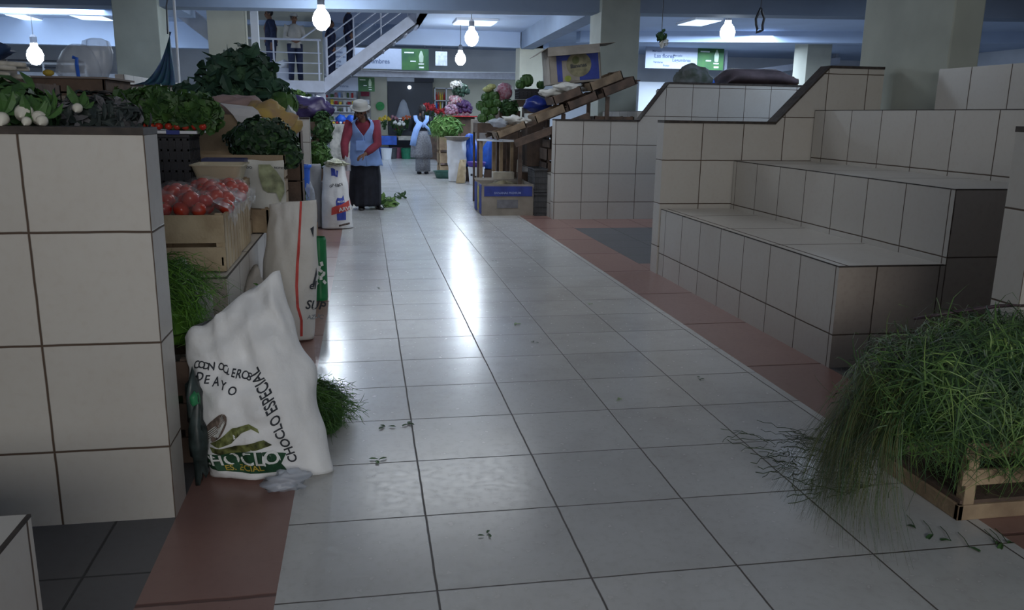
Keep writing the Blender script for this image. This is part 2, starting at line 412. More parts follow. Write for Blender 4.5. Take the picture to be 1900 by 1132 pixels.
# ---------------------------------------------------------------- columns, beams, ceiling
def column(name, x0, x1, y0, y1, z1=3.4, mat=COLM):
    return struct(MB().box(x0, x1, y0, y1, 0, z1).build(name, mat, bevel=.012))
column('column_1', 3.60, 4.22, 12.75, 13.4)
column('column_2', -3.72, -3.06, 14.0, 14.7)
column('column_3', 3.87, 4.47, 21.0, 21.6, mat=CREAM)
column('column_4', 4.455, 4.72, 5.93, 7.12)
column('column_5', -9.5, -8.9, 21, 21.6)
column('column_6', 11.6, 12.3, 21, 21.7, mat=CREAM)
def slab(name, pts, z0, z1, mat):
    mb = MB(); n = len(pts)
    mb.add([(x, y, z0) for x, y in pts]+[(x, y, z1) for x, y in pts],
           [list(range(n))[::-1], [n+i for i in range(n)]]+[[i, (i+1) % n, n+(i+1) % n, n+i] for i in range(n)])
    return struct(mb.build(name, mat))
def bl(x, off=0): return 13.55-.19*x+off
slab('ceiling_near', [(-16, -6), (18, -6), (18, bl(18)), (-16, bl(-16))], 3.3, 3.4, CEIL)
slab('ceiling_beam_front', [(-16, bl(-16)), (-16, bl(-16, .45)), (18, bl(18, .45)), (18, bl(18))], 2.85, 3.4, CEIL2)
slab('ceiling_left', [(-16, bl(-16, .45)), (-3.0, bl(-3, .45)), (-3.0, 27), (-16, 27)], 3.3, 3.4, CEIL)
slab('ceiling_middle', [(1.25, bl(1.25, .45)), (18, bl(18, .45)), (18, 27), (1.25, 27)], 3.3, 3.4, CEIL)
slab('ceiling_stairwell_back', [(-3.0, 21.2), (1.25, 21.2), (1.25, 27), (-3.0, 27)], 3.3, 3.4, CEIL)
slab('ceiling_upper', [(-3.2, 13.6), (1.5, 13.6), (1.5, 21.6), (-3.2, 21.6)], 4.6, 4.7, CEIL)
slab('trim_1', [(-3.1, 14.2), (-3.0, 14.2), (-3.0, 21.2), (-3.1, 21.2)], 3.3, 4.6, WHITEP)
slab('trim_2', [(1.25, 14.0), (1.35, 14.0), (1.35, 21.2), (1.25, 21.2)], 3.3, 4.6, WHITEP)
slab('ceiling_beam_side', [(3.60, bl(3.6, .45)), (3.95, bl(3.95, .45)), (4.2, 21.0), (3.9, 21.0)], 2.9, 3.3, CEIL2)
slab('ceiling_beam_side', [(-3.4, bl(-3.4, .45)), (-3.0, bl(-3.0, .45)), (-3.0, 16.7), (-3.4, 16.7)], 2.95, 3.3, CEIL)
slab('ceiling_beam_rear', [(-.2, 21.0), (4.6, 21.0), (4.6, 21.3), (-.2, 21.3)], 2.93, 3.3, CEIL)
slab('ceiling_beam_rear', [(-16, 21.6), (-3.0, 21.2), (-3.0, 21.5), (-16, 21.9)], 2.72, 3.3, CEIL)
slab('ceiling_beam_cross', [(5.2, 20.2), (18, 16.2), (18, 16.6), (5.2, 20.6)], 3.05, 3.3, CEIL)
slab('ceiling_beam_cross', [(-3.4, 18.2), (-16, 18.9), (-16, 19.1), (-3.4, 18.4)], 3.1, 3.3, CEIL)

# ---------------------------------------------------------------- outer walls
slab('wall_back', [(-16, 27), (18, 27), (18, 27.2), (-16, 27.2)], 0, 4.7, WHITEP)
slab('wall_left', [(-16.2, -6), (-16, -6), (-16, 27.2), (-16.2, 27.2)], 0, 4.7, WHITEP)
slab('wall_right', [(18, -6), (18.2, -6), (18.2, 27.2), (18, 27.2)], 0, 4.7, WHITEP)
slab('wall_rear', [(-16, -6.2), (18, -6.2), (18, -6), (-16, -6)], 0, 4.7, WHITEP)
slab('wall_stairwell', [(-3.0, 21.5), (-.95, 21.5), (-.95, 21.7), (-3.0, 21.7)], 1.9, 4.6, CREAM)
slab('wall_shop', [(-.15, 26.0), (.72, 26.0), (.72, 26.6), (-.15, 26.6)], 0, 2.6, CREAM)
slab('wall_shop', [(2.12, 26.3), (5.2, 26.3), (5.2, 26.6), (2.12, 26.6)], 0, 2.6, CREAM)
slab('wall_side_block', [(-2.72, 16.2), (-2.08, 16.2), (-2.08, 16.6), (-2.72, 16.6)], 0, 3.3, CREAM)
slab('trim_3', [(-1.98, 16.25), (-1.85, 16.25), (-1.85, 16.4), (-1.98, 16.4)], 0, 3.3, WHITEP)

# roller shutter
t = thing('roller_shutter', 'closed dark grey roller shutter on the far wall behind the flowers', 'shutter', (.75, 26, 0))
mb = MB()
for k in range(26): mb.box(.74, 2.1, 26.0, 26.03 if k % 2 else 26.045, .02+k*.085, .02+(k+1)*.085)
mb.build('slats', GREYP, t)
mb = MB().box(1.55, 2.13, 25.95, 26.1, 2.235, 2.42); mb.build('roller_box', STEELD, t)
mb = MB().box(.72, 1.54, 25.98, 26.1, 2.235, 2.42); mb.build('lintel', WHITEP, t)
mb = MB().blob((1.39, 25.96, 2.07), .06); mb.build('lamp', M('lamp_glass', (.8, .9, 1), .3, emit=1.5), t)

# ---------------------------------------------------------------- hanging signs
def sign(label, x0, x1, y, z0, z1, split, lines, g=None, poster=True):
    t = thing('hanging_banner', label, 'banner', (x0, y, z0))
    MB().box(x0, split, y, y+.03, z0, z1).build('white_panel', M('banner_white', (.40, .44, .54), .7, .02), t)
    if poster:
        MB().box(split, x1, y-.01, y+.03, z0-.01, z1+.01).build('green_poster', M('banner_green', (.025, .09, .04), .6, .5, 3, col2=(.05, .15, .04)), t)
        w = x1-split; h = z1-z0; mb = MB()
        mb.lathe([(.045*h, 0), (.10*h, .02*h), (.12*h, .3*h), (.085*h, .42*h), (.04*h, .55*h), (.01*h, .57*h)], (split+w*.72, y-.02, z0+h*.36), 10, 1, .08)
        mb.build('bottle_picture', M('poster_pale', (.45, .55, .42), .6, .1, 5), t)
        mb = MB(); mb.box(split+w*.62, split+w*.82, y-.016, y-.01, z0+h*.26, z0+h*.32); mb.box(split+w*.64, split+w*.82, y-.016, y-.01, z0+h*.08, z0+h*.16)
        mb.box(split+w*.32, split+w*.52, y-.016, y-.01, z0+h*.38, z0+h*.44); mb.box(split+w*.1, split+w*.45, y-.016, y-.01, z0+h*.80, z0+h*.86)
        mb.build('poster_lettering', WHITEINK, t)
    for x, z, s, tx in lines: flat_text(MB(), tx, s, (x, y-.004, z), (1, 0, 0), (0, 0, 1)).build('lettering', M('banner_ink', (.10, .13, .22), .7), t)
    mb = MB()
    for x in (x0+.1, x1-.1): mb.tube([(x, y+.015, z1), (x, y+.015, 3.3)], .006, 5)
    mb.build('hanging_wire', STEELD, t)
    return t
sign('white banner reading Legumbres with a green poster over the aisle', -.95, 1.83, 24.0, 2.49, 3.04, 1.08,
     [(-.15, 2.80, .10, 'Mercado'), (.0, 2.64, .17, 'Legumbres'), (-.75, 2.88, .09, 'Frutas'), (-.78, 2.76, .09, 'Verduras'), (-.8, 2.64, .09, 'Flores'), (-.7, 2.53, .09, 'Carnes')])
sign('white banner with a green poster seen over the right hand tiled walls', 8.16, 10.58, 24.0, 2.70, 3.31, 9.76,
     [(8.36, 3.16, .08, 'Mercado'), (8.42, 3.0, .16, 'Las flores'), (9.0, 3.05, .08, 'Mercado'), (8.98, 2.9, .13, 'Legumbres'), (8.4, 2.85, .08, 'Verduras'), (8.7, 2.76, .08, 'Frutas')])
sign('small white banner with a dark green poster beside the stair pillar', -1.05, .33, 24.6, 1.9, 2.27, -.13, [(-.75, 2.12, .08, 'Frutas'), (-.7, 2.0, .08, 'Verduras')])
t = thing('fascia_board', 'long grey fascia board under the white banner across the far aisle', 'fascia', (1.7, 24.2, 2.3))
MB().box(-1.05, 4.5, 24.2, 24.5, 2.29, 2.47).build('board', M('fascia_grey', (.36, .37, .42), .7, .06), t)
MB().tube([(-1, 24.15, 2.47), (1.5, 24.1, 2.44), (4.4, 24.15, 2.49)], .012, 6).build('cable', WHITEP, t)
mb = MB()
for x in (-1.0, 4.45): mb.box(x-.05, x+.05, 24.25, 24.4, 2.4, 3.3)
mb.build('hanger', WHITEP, t)
t = thing('wall_board', 'plain white board hanging right of the aisle banner', 'board', (2.5, 24, 2.6))
MB().box(2.02, 2.35, 24.0, 24.03, 2.62, 3.0).build('board', M('board_white', (.78, .82, .88), .5), t)
MB().tube([(2.18, 24.015, 3.0), (2.18, 24.015, 3.3)], .006, 5).build('wire', STEELD, t)
t = thing('shop_sign', 'small green round sign on the cream wall left of the shutter', 'sign', (.5, 25.96, 1.5))
MB().lathe([(.13, 0), (.13, .03)], (0, 0, 0), 18).build('disc', M('sign_green', (.02, .28, .07), .5), t, loc=(0, 0, 0)).rotation_euler = (PI/2, 0, 0)

# ---------------------------------------------------------------- stairs with railing
t = thing('staircase', 'pale steel staircase with landing and railings rising to the right', 'staircase', (-1, 20.5, 0))
ST = [(-.86, 1.98), (1.1, 3.42), (2.2, 4.23)]
mb = MB()
mb.box(-3.2, -.86, 19.6, 21.4, 1.73, 1.98)
mb.build('landing', STEEL, t)
mb = MB()
for y in (20.0, 21.1):
    mb.add([(-.86, y, 1.73), (-.86, y, 2.06), (1.9, y, 4.09), (2.25, y, 4.09), (-.86, y+.06, 1.73), (-.86, y+.06, 2.06), (1.9, y+.06, 4.09), (2.25, y+.06, 4.09)],
           [[0, 3, 2, 1], [4, 5, 6, 7], [0, 1, 5, 4], [1, 2, 6, 5], [2, 3, 7, 6], [3, 0, 4, 7]])
mb.build('stringer', STEEL, t)
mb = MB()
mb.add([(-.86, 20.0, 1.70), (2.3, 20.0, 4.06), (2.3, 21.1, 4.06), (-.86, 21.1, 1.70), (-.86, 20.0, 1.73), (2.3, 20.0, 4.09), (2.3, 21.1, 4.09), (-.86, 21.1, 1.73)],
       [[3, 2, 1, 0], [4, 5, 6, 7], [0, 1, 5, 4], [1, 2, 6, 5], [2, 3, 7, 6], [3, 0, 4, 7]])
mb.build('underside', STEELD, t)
mb = MB()
for k in range(11):
    x = -.8+k*.26; mb.box(x, x+.28, 20.06, 21.1, 1.95+k*.187, 1.99+k*.187)
mb.build('treads', STEEL, t)
mb = MB().box(-1.07, -.86, 20.0, 20.3, 0, 1.73); mb.build('pillar', STEEL, t)
for kx in range(3):
    x = -2.9+kx*.97
    MB().tube([(x, 19.65, 1.98), (x, 19.65, 2.86)], .02, 6).build('railing_post', STEEL, t)
for kz in (2.14, 2.36, 2.58, 2.86):
    MB().tube([(-3.1, 19.65, kz), (-.9, 19.65, kz)], .014 if kz < 2.8 else .026, 6).build('railing_bar', STEEL, t)
MB().tube([(-1.35, 19.65, 2.86), (-.98, 19.65, 3.12)], .02, 6).build('railing_bar', STEEL, t)
sl = 1.44/1.96
for kx in range(4):
    x = -.8+kx*.62; z = 2.06+(x+.86)*sl
    MB().tube([(x, 20.03, z), (x, 20.03, z+.85)], .03 if kx == 0 else .018, 6).build('railing_post', STEEL, t)
for h in (.2, .4, .6, .85):
    MB().tube([(-.8, 20.03, 2.1+h), (1.4, 20.03, 2.1+h+2.2*sl)], .016, 6).build('railing_bar', STEEL, t)
# a second flight seen between the dark column and the cream wall
t = thing('stair_flight', 'grey sloping underside of a stair beside the cream wall block', 'staircase', (-3.3, 16.9, 0))
MB().add([(-3.75, 16.9, 3.28), (-3.3, 16.9, 3.28), (-2.55, 16.9, 2.7), (-2.55, 16.9, 2.35), (-3.75, 17.7, 3.28), (-3.3, 17.7, 3.28), (-2.55, 17.7, 2.7), (-2.55, 17.7, 2.35)],
         [[0, 1, 2, 3], [7, 6, 5, 4], [0, 3, 7, 4], [1, 5, 6, 2], [0, 4, 5, 1], [2, 6, 7, 3]]).build('underside', STEELD if 0 else STEEL, t)
MB().box(-2.62, -2.5, 16.9, 17.7, 0, 2.4).build('support', STEEL, t)

# ---------------------------------------------------------------- ceiling lamps
LAMPG = M('lamp_diffuser', (.62, .78, 1.0), .4, .01, emit=1.6)
def panel_lamp(label, x0, x1, y0, y1, z=3.3):
    t = thing('ceiling_light', label, 'ceiling light', ((x0+x1)/2, (y0+y1)/2, z), 'flat ceiling lights')
    MB().box(x0, x1, y0, y1, z-.05, z).build('frame', WHITEP, t)
    MB().box(x0+.03, x1-.03, y0+.03, y1-.03, z-.062, z-.045).build('diffuser', LAMPG, t)
panel_lamp('long flat ceiling light in the top left corner', -7.6, -7.15, 20.3, 22.4-.9)
panel_lamp('flat ceiling light left of the dark column at top left', -6.2, -5.5, 19.9, 20.9)
panel_lamp('flat ceiling light above the right hand banner', 6.7, 7.3, 16.7, 17.8)
panel_lamp('flat ceiling light left of the broad pier', 7.5, 8.1, 14.9, 15.5)
panel_lamp('flat ceiling light over the middle of the far aisle', 2.0, 2.9, 18.3, 19.3)
BULB = M('bulb_glass', (.72, .86, 1.0), .3, .01, emit=85)
BULBB = M('bright_bulb_glass', (.80, .90, 1.0), .3, .01, emit=85)
def pendant(label, x, y, z, r=.085, top=3.3, m=None):
    t = thing('pendant_bulb', label, 'pendant lamp', (x, y, z), 'hanging bulbs over the market')
    MB().lathe([(.002, -1.25*r), (.45*r, -1.15*r), (.9*r, -.6*r), (r, 0), (.8*r, .6*r), (.42*r, 1.1*r), (.38*r, 1.5*r)], (x, y, z), 14).build('bulb', m or BULB, t, smooth=True)
    MB().lathe([(.4*r, 1.45*r), (.42*r, 2.2*r), (.2*r, 2.5*r)], (x, y, z), 12).build('socket', STEELD, t)
    MB().tube([(x, y, z+2.4*r), (x, y, top)], .008, 6).build('cord', STEELD, t)
pendant('large glowing bulb in front of the staircase', -.57, 12.9, 2.62, .13, 3.3, BULBB)
pendant('glowing bulb over the aisle right of the stair railing', 2.05, 16.2, 2.72, .13, 3.3, BULBB)
pendant('glowing bulb right of the aisle banner', 2.18, 19.2, 2.52, .12, 3.3, BULBB)
pendant('glowing bulb hanging over the right hand banner', 6.3, 14.2, 2.77, .13)
pendant('glowing bulb low over the left hall beside the cut off blue bag', -6.6, 19.0, 2.35, .16)
# ================================================================ builders
def V3(*a): return Vector(a)
class Pillow:
    def __init__(s, BL, BR, TL, TR, T, nrm=(0, -1, .12), tb=.75, tt=.18, bulge=.07, wr=.010, seed=1, sag=0.0):
        s.c = [Vector(q) for q in (BL, BR, TL, TR)]; s.T = T; s.n = Vector(nrm).normalized(); s.tb = tb; s.tt = tt
        s.bulge = bulge; s.wr = wr; s.seed = seed; s.sag = sag
    def th(s, b):
        up = s.tb+(1-s.tb)*math.sin(min(b/.35, 1)*PI/2)
        dn = 1-(1-s.tt)*max(0, (b-.35)/.65)**1.6
        return s.T*min(up, 1)*dn
    def P(s, a, b, side=1, off=0, wr=True):
        BL, BR, TL, TR = s.c
        mid = (BL.lerp(TL, b)+BR.lerp(TR, b))/2; half = (BR.lerp(TR, b)-BL.lerp(TL, b))/2
        p = mid+half*(a*(1+s.bulge*math.sin(PI*min(1, b*1.1))))
        sn = max(0, 1-abs(a)**2.4)**.5
        p = p+s.n*(side*(s.th(b)*sn+off))
        if wr:
            q = V3(a*1.6, b*3.2, s.seed*3.7+side); f = 1-abs(a)**6
            w = noise.noise(q*1.5)*1.6+abs(noise.noise(V3(a*5+b*3, b*2.4-a, s.seed)))*1.3*(.4+b)+noise.noise(V3(a*2.5-b*2, b*11, s.seed*2))*.55
            p = p+s.n*(side*w*s.wr*f)+V3(0, 0, 1)*(noise.noise(V3(a*3, b*2, s.seed+9))*s.wr*(1.5*b))
            p = p+half.normalized()*(noise.noise(V3(b*5, a, s.seed+3))*s.wr*1.3*a)
        if p.z < .006: p.z = .006
        return p
    def mesh(s, na=36, nb=34):
        mb = MB(); rings = []
        for i in range(nb+1):
            b = i/nb; rr = []
            for k in range(na):
                th = 2*PI*k/na; a = math.cos(th); rr.append(s.P(a, b, 1 if math.sin(th) >= 0 else -1))
            rings.append(rr)
        mb.loft(rings); return mb
    def decal(s, mb, pts, maxlen=.08, off=.003, faces=None):
        vs, fs = subdivide([V3(x, y, 0) for x, y in pts], faces or [list(range(len(pts)))], maxlen)
        mb.add([s.P(v.x, v.y, 1, off) for v in vs], fs); return mb
    def text(s, mb, txt, size, a0, b0, ang, asp, off=.004, xs=1.0):
        vs, fs = text_mesh(txt, 1.0); ca, sa = math.cos(ang), math.sin(ang)
        # size in metres of the cap height; asp = (a units per metre, b units per metre)
        vs2, fs2 = subdivide([V3(v.x*size*xs, v.y*size, 0) for v in vs], fs, size*.5)
        mb.add([s.P(a0+(v.x*ca-v.y*sa)*asp[0], b0+(v.x*sa+v.y*ca)*asp[1], 1, off) for v in vs2], fs2); return mb

def rnd_dir(R, zmin=-1):
    while True:
        v = V3(R.gauss(0, 1), R.gauss(0, 1), R.gauss(0, 1))
        if v.length > 1e-6:
            v.normalize()
            if v.z >= zmin: return v
def heap_mesh(c, r, n, L, w, seed=1, zmin=-.35, core=.86, droop=.5, fold=.25, mb=None, mi=(0,), out=.5):
    R = random.Random(seed); mb = mb or MB(); c = Vector(c)
    if core: mb.cur = 0; mb.blob(c, tuple(q*core for q in r), 14, 9, .35, seed)
    for k in range(n):
        d = rnd_dir(R, zmin); p = c+V3(d.x*r[0], d.y*r[1], d.z*r[2])*(R.uniform(.78, 1.0)*(1+.25*noise.noise(d*2.3+V3(seed*3.1, seed, 0))))
        t = rnd_dir(R); dr = (t-d*t.dot(d)).normalized()*1.0+d*out*R.uniform(.2, 1.3)
        mb.cur = R.choice(mi); mb.leaf(p, dr, d, L*R.uniform(.6, 1.25), w*R.uniform(.6, 1.2), fold, droop*R.uniform(.2, 1.4))
    mb.cur = 0; return mb
def frond(mb, R, pts, n, L, w):
    pts = [Vector(p) for p in pts]; mb.ribbon(pts, w*1.6, rnd_dir(R))
    for k in range(n):
        t = .30+.7*k/n; f = t*(len(pts)-1); i = min(int(f), len(pts)-2); p = pts[i].lerp(pts[i+1], f-i)
        tg = (pts[i+1]-pts[i]).normalized(); d = (tg*.7+rnd_dir(R)).normalized()
        q = p+d*L*R.uniform(.5, 1.1)+V3(0, 0, -L*.15); q2 = p.lerp(q, .5)+rnd_dir(R)*L*.12
        mb.ribbon([p, q2, q], w, rnd_dir(R))
def herb_bunch(mb, base, tip, spread, n, seed, nf=9, L=.05, w=.003, droop=.06, zmin=.01, s0=.03):
    R = random.Random(seed); base, tip = Vector(base), Vector(tip)
    for k in range(n):
        b = base+rnd_dir(R)*s0; d = rnd_dir(R); t = base.lerp(tip, R.uniform(.55, 1.05))+V3(d.x*spread[0], d.y*spread[1], d.z*spread[2])*R.uniform(.2, 1)
        pts = []
        for j in range(6):
            u = j/5; p = b.lerp(t, u)+V3(0, 0, droop*math.sin(u*PI)*1.2)+rnd_dir(R)*.008*u; p.z = max(p.z, zmin+R.uniform(0, .01)); pts.append(p)
        mb.cur = R.choice((0, 0, 1)); frond(mb, R, pts, nf, L, w)
    mb.cur = 0; return mb
def crate(name, label, x0, x1, y0, y1, z0, z1, mat, slats=2, group=None, gap=.22, rz=0, tilt=0):
    cx, cy = (x0+x1)/2, (y0+y1)/2
    t = thing(name, label, 'crate', (cx, cy, z0), group); h = z1-z0; w = .012
    for sx, sy in ((0, 0), (1, 0), (1, 1), (0, 1)):
        px = x0+.012 if not sx else x1-.042; py = y0+.012 if not sy else y1-.042
        MB().box(px, px+.03, py, py+.03, z0, z1+.006).build('corner_post', mat, t)
    sh = h/slats
    for nm, a, b, c_, d in (('front_slats', x0, x1, y0, y0+w), ('back_slats', x0, x1, y1-w, y1), ('side_slats', x0, x0+w, y0, y1), ('side_slats', x1-w, x1, y0, y1)):
        mb = MB()
        for k in range(slats): mb.box(a, b, c_, d, z0+k*sh+.004, z0+(k+1)*sh-sh*gap*(k < slats-1))
        mb.build(nm, mat, t)
    MB().box(x0+w, x1-w, y0+w, y1-w, z0+.004, z0+.016).build('base_board', mat, t)
    t.rotation_euler = (0, tilt, rz); return t
def vcrate(label, x0, x1, y0, y1, z0, z1, mat, n=5, group=None, rz=0):
    # crate whose long sides are upright slats
    t = crate('slatted_crate', label, x0, x1, y0, y1, z0, z1, mat, 2, group, .12, rz)
    for ch in list(t.children):
        if ch.name.startswith('side_slats'):
            D.objects.remove(ch)
    h = (y1-y0)/n
    for xx in (x0, x1-.014):
        mb = MB()
        for k in range(n): mb.box(xx, xx+.014, y0+k*h+.004, y0+(k+1)*h-h*.2, z0+.004, z1)
        mb.box(xx+.012 if xx == x0 else xx-.006, xx+.02 if xx == x0 else xx+.002, y0, y1, z0+.03, z0+.07)
        mb.build('side_slats', mat, t)
    return t
def plastic_crate(label, x0, x1, y0, y1, z0, z1, mat, group=None, rz=0, ribs=4):
    cx, cy = (x0+x1)/2, (y0+y1)/2; t = thing('plastic_crate', label, 'crate', (cx, cy, z0), group)
    w = .015; h = z1-z0
    for a, b, c_, d in ((x0, x1, y0, y0+w), (x0, x1, y1-w, y1), (x0, x0+w, y0+w, y1-w), (x1-w, x1, y0+w, y1-w)):
        mb = MB(); mb.box(a, b, c_, d, z0, z1)
        lx, ly = b-a, d-c_
        for k in range(ribs):
            z = z0+h*(k+.5)/ribs; mb.box(a-.006, b+.006, c_-.006, d+.006, z-.006, z+.006)
        m = 7
        for k in range(m+1):
            if lx > ly: x = a+lx*k/m; mb.box(x-.005, x+.005, c_-.006, d+.006, z0, z1)
            else: y = c_+ly*k/m; mb.box(a-.006, b+.006, y-.005, y+.005, z0, z1)
        mb.build('side_panel', mat, t)
    MB().box(x0+w, x1-w, y0+w, y1-w, z0, z0+.012).build('floor_panel', mat, t)
    mb = MB()
    for a, b, c_, d in ((x0-.012, x1+.012, y0-.012, y0+w), (x0-.012, x1+.012, y1-w, y1+.012), (x0-.012, x0+w, y0, y1), (x1-w, x1+.012, y0, y1)): mb.box(a, b, c_, d, z1-.02, z1)
    mb.build('rim', mat, t, bevel=.003); t.rotation_euler = (0, 0, rz); return t
def carton(label, x0, x1, y0, y1, z0, z1, mat, flaps=(), group=None, rz=0, open_=True, fl=.14):
    cx, cy = (x0+x1)/2, (y0+y1)/2; t = thing('cardboard_box', label, 'box', (cx, cy, z0), group); w = .006
    mb = MB()
    for a, b, c_, d in ((x0, x1, y0, y0+w), (x0, x1, y1-w, y1), (x0, x0+w, y0+w, y1-w), (x1-w, x1, y0+w, y1-w)): mb.box(a, b, c_, d, z0, z1)
    mb.box(x0+w, x1-w, y0+w, y1-w, z0, z0+w)
    if not open_: mb.box(x0+w, x1-w, y0+w, y1-w, z1-w, z1)
    mb.build('body', mat, t)
    for side, ang in flaps:
        ca, sa = math.cos(ang)*fl, math.sin(ang)*fl; e = .004
        if side == 'f': q = [(x0, y0, z1), (x1, y0, z1), (x1, y0-ca, z1+sa), (x0, y0-ca, z1+sa)]
        if side == 'b': q = [(x1, y1, z1), (x0, y1, z1), (x0, y1+ca, z1+sa), (x1, y1+ca, z1+sa)]
        if side == 'l': q = [(x0, y1, z1), (x0, y0, z1), (x0-ca, y0, z1+sa), (x0-ca, y1, z1+sa)]
        if side == 'r': q = [(x1, y0, z1), (x1, y1, z1), (x1+ca, y1, z1+sa), (x1+ca, y0, z1+sa)]
        nn = (Vector(q[1])-Vector(q[0])).cross(Vector(q[2])-Vector(q[1])).normalized()*e
        MB().add(q+[Vector(p)+nn for p in q], [[3, 2, 1, 0], [4, 5, 6, 7], [0, 1, 5, 4], [1, 2, 6, 5], [2, 3, 7, 6], [3, 0, 4, 7]]).build('flap', mat, t)
    t.rotation_euler = (0, 0, rz); return t

# ================================================================ foreground: white maize sack
sk = Pillow((-.585, 2.93, .006), (-.14, 2.90, .006), (-.655, 3.02, .50), (-.315, 3.05, .735), .125, (0, -1, .16), .62, .12, .07, .026, 3)
t = thing('maize_sack', 'white woven sack printed CHOCLO slumped against the left tiled wall in front', 'sack', (-.36, 2.95, 0))
sk.mesh(60, 56).build('sack_body', SACKW, t, smooth=True)
asp = (1/.21, 1/.56)
mb = MB(); sk.text(mb, 'CHOCLO ESPECIAL', .050, .54, .085, PI/2+.20, asp, .004, .72); mb.build('side_lettering', INK, t)
mb = MB()
for k, ch in enumerate('CODNIOCLEROS'):
    u = k/11; sk.text(mb, ch, .034, -.88+u*.90, .745-.16*u**1.25, -.18-.35*u, asp)
mb.build('cooperative_lettering', INK, t)
mb = MB()
for k, ch in enumerate('DEAYO'):
    sk.text(mb, ch, .038, -.84+k*.135, .672-.030*k**1.05, -.28, asp)
mb.build('second_line_lettering', INK, t)
mb = MB(); sk.decal(mb, [(-.98, .185), (-.6, .185), (.1, .165), (.36, .135), (.24, .08), (.33, .03), (.0, .035), (-.5, .05), (-.98, .08)]); mb.build('green_label', GREENINK, t)
mb = MB(); sk.text(mb, 'CHOCLO', .062, -1.02, .112, -.05, asp, .006); mb.build('label_lettering', WHITEINK, t)
mb = MB(); sk.text(mb, 'ESPECIAL', .030, -.62, .066, -.05, asp, .006); mb.build('label_small_lettering', YELINK, t)
mb = MB()
sk.decal(mb, [(-.86+.0*math.cos(a), 0) for a in ()] or [(-.66+.30*math.cos(a)*math.cos(.62)-.10*math.sin(a)*math.sin(.62)*1.5, .345+.11*math.cos(a)*math.sin(.62)*1.2+.047*math.sin(a)*math.cos(.62)) for a in [2*PI*k/20 for k in range(20)]], off=.004)
mb.build('printed_cob', BROWNINK, t)
mb = MB()
for k in range(7):
    o_ = -.03+.01*k
    sk.decal(mb, [(-.90+.0, .275+o_*1.2), (-.62, .335+o_*1.1), (-.45, .40+o_*.8), (-.44, .405+o_*.8), (-.61, .343+o_*1.1), (-.89, .281+o_*1.2)], .15, .0055)
mb.build('printed_kernels', WHITEINK, t)
mb = MB()
sk.decal(mb, [(-.80, .255), (-.55, .30), (-.35, .335), (-.10, .335), (.03, .30), (.04, .275), (-.08, .305), (-.25, .295), (-.42, .245), (-.62, .235)], off=.0045)
sk.decal(mb, [(-.80, .235), (-.55, .225), (-.20, .225), (.08, .235), (.18, .20), (.0, .185), (-.30, .175), (-.55, .18), (-.74, .20)], off=.0045)
mb.build('printed_husk', OLIVE, t)
R = random.Random(5)
mb = MB()
for k in range(26):
    a = -.62+k*.03; sk_p = sk.P(.10+k*.006, .02+.02*math.sin(k), 1)
    mb.leaf(sk_p+V3(.0, -.02, .01), V3(R.uniform(-.5, .5), -1, R.uniform(-.4, .2)), V3(0, 0, 1), .05, .05, .3, .5)
mb2 = MB().blob((-.30, 2.775, .034), (.075, .045, .032), 20, 12, .9, 5); mb2.build('torn_plastic_end', BAGW, t, smooth=True)

# dark gap between the wall and the sack: bag with leaves
t = tag(heap_mesh((-.60, 3.22, .20), (.10, .12, .20), 90, .10, .06, 8, -.8).build('leaf_bundle', [LEAF]), 'dark green leafy bundle squeezed behind the printed maize sack', 'greens')
t = thing('plastic_bag', 'dark plastic bag with a green print between tiled wall and maize sack', 'bag', (-.605, 2.90, 0))
MB().blob((-.612, 2.90, .30), (.028, .06, .10), 14, 10, .5, 2).build('bag_body', M('dark_bag', (.035, .05, .05), .4, .3, 14), t, smooth=True)
MB().blob((-.603, 2.868, .32), (.018, .035, .028), 10, 8, .4, 4).build('green_print', M('print_green', (.03, .22, .09), .5), t, smooth=True)
MB().blob((-.60, 2.86, .16), (.03, .03, .15), 12, 10, .6, 8).build('lower_fold', MATS['dark_bag'], t, smooth=True)

# herb bunch on the floor
mb = MB()
herb_bunch(mb, (-.36, 3.42, .06), (-.11, 3.44, .05), (.12, .31, .06), 620, 11, 9, .055, .0036, .05, .012, .11)
heap_mesh((-.22, 3.42, .02), (.10, .20, .03), 0, .1, .1, 4, core=1, mb=mb)
tag(mb.build('dill_bunch', [HERB, M('herb_dark', (.03, .08, .018), .6, .3, 14)]), 'bushy green herb bunch lying on the floor right of the maize sack', 'herbs')  # the darker green goes to stems picked at random
# herb heap in the stall gap
crate('wooden_crate', 'low wooden crate under the feathery herbs behind the left wall', -1.05, -.645, 3.05, 3.62, 0, .40, WOODD, 3)
mb = MB()
for k, (bx, by, tx, ty) in enumerate(((-.98, 3.35, -.62, 3.2), (-.95, 3.5, -.60, 3.45), (-1.0, 3.15, -.7, 3.1))):
    herb_bunch(mb, (bx, by, .56), (tx, ty, .58), (.14, .16, .13), 120, 20+k, 10, .06, .0035, .09, .42, .06)
herb_bunch(mb, (-.72, 3.3, .60), (-.58, 3.12, .34), (.08, .1, .12), 70, 29, 9, .05, .0032, .05, .2, .05)
heap_mesh((-.84, 3.33, .50), (.20, .22, .10), 0, .1, .1, 4, core=1, mb=mb)
tag(mb.build('herb_heap', [M('herb_bright', (.13, .30, .035), .55, .3, 12, col2=(.05, .15, .02)), HERB]), 'loose heap of bright feathery herbs behind the corner of the left wall', 'herbs')
tag(MB().blob((-.80, 3.73, .30), (.13, .10, .30), 22, 16, .5, 4).build('cloth_bundle', SACKG, smooth=True), 'greyish cloth bundle between the herbs and the red striped sack', 'bundle')
tag(heap_mesh((-.55, 3.98, .62), (.06, .08, .06), 40, .06, .03, 9).build('leaf_tuft', [LEAFM]), 'small tuft of leaves hanging before the upright slats of the tomato crate', 'greens') if 0 else None

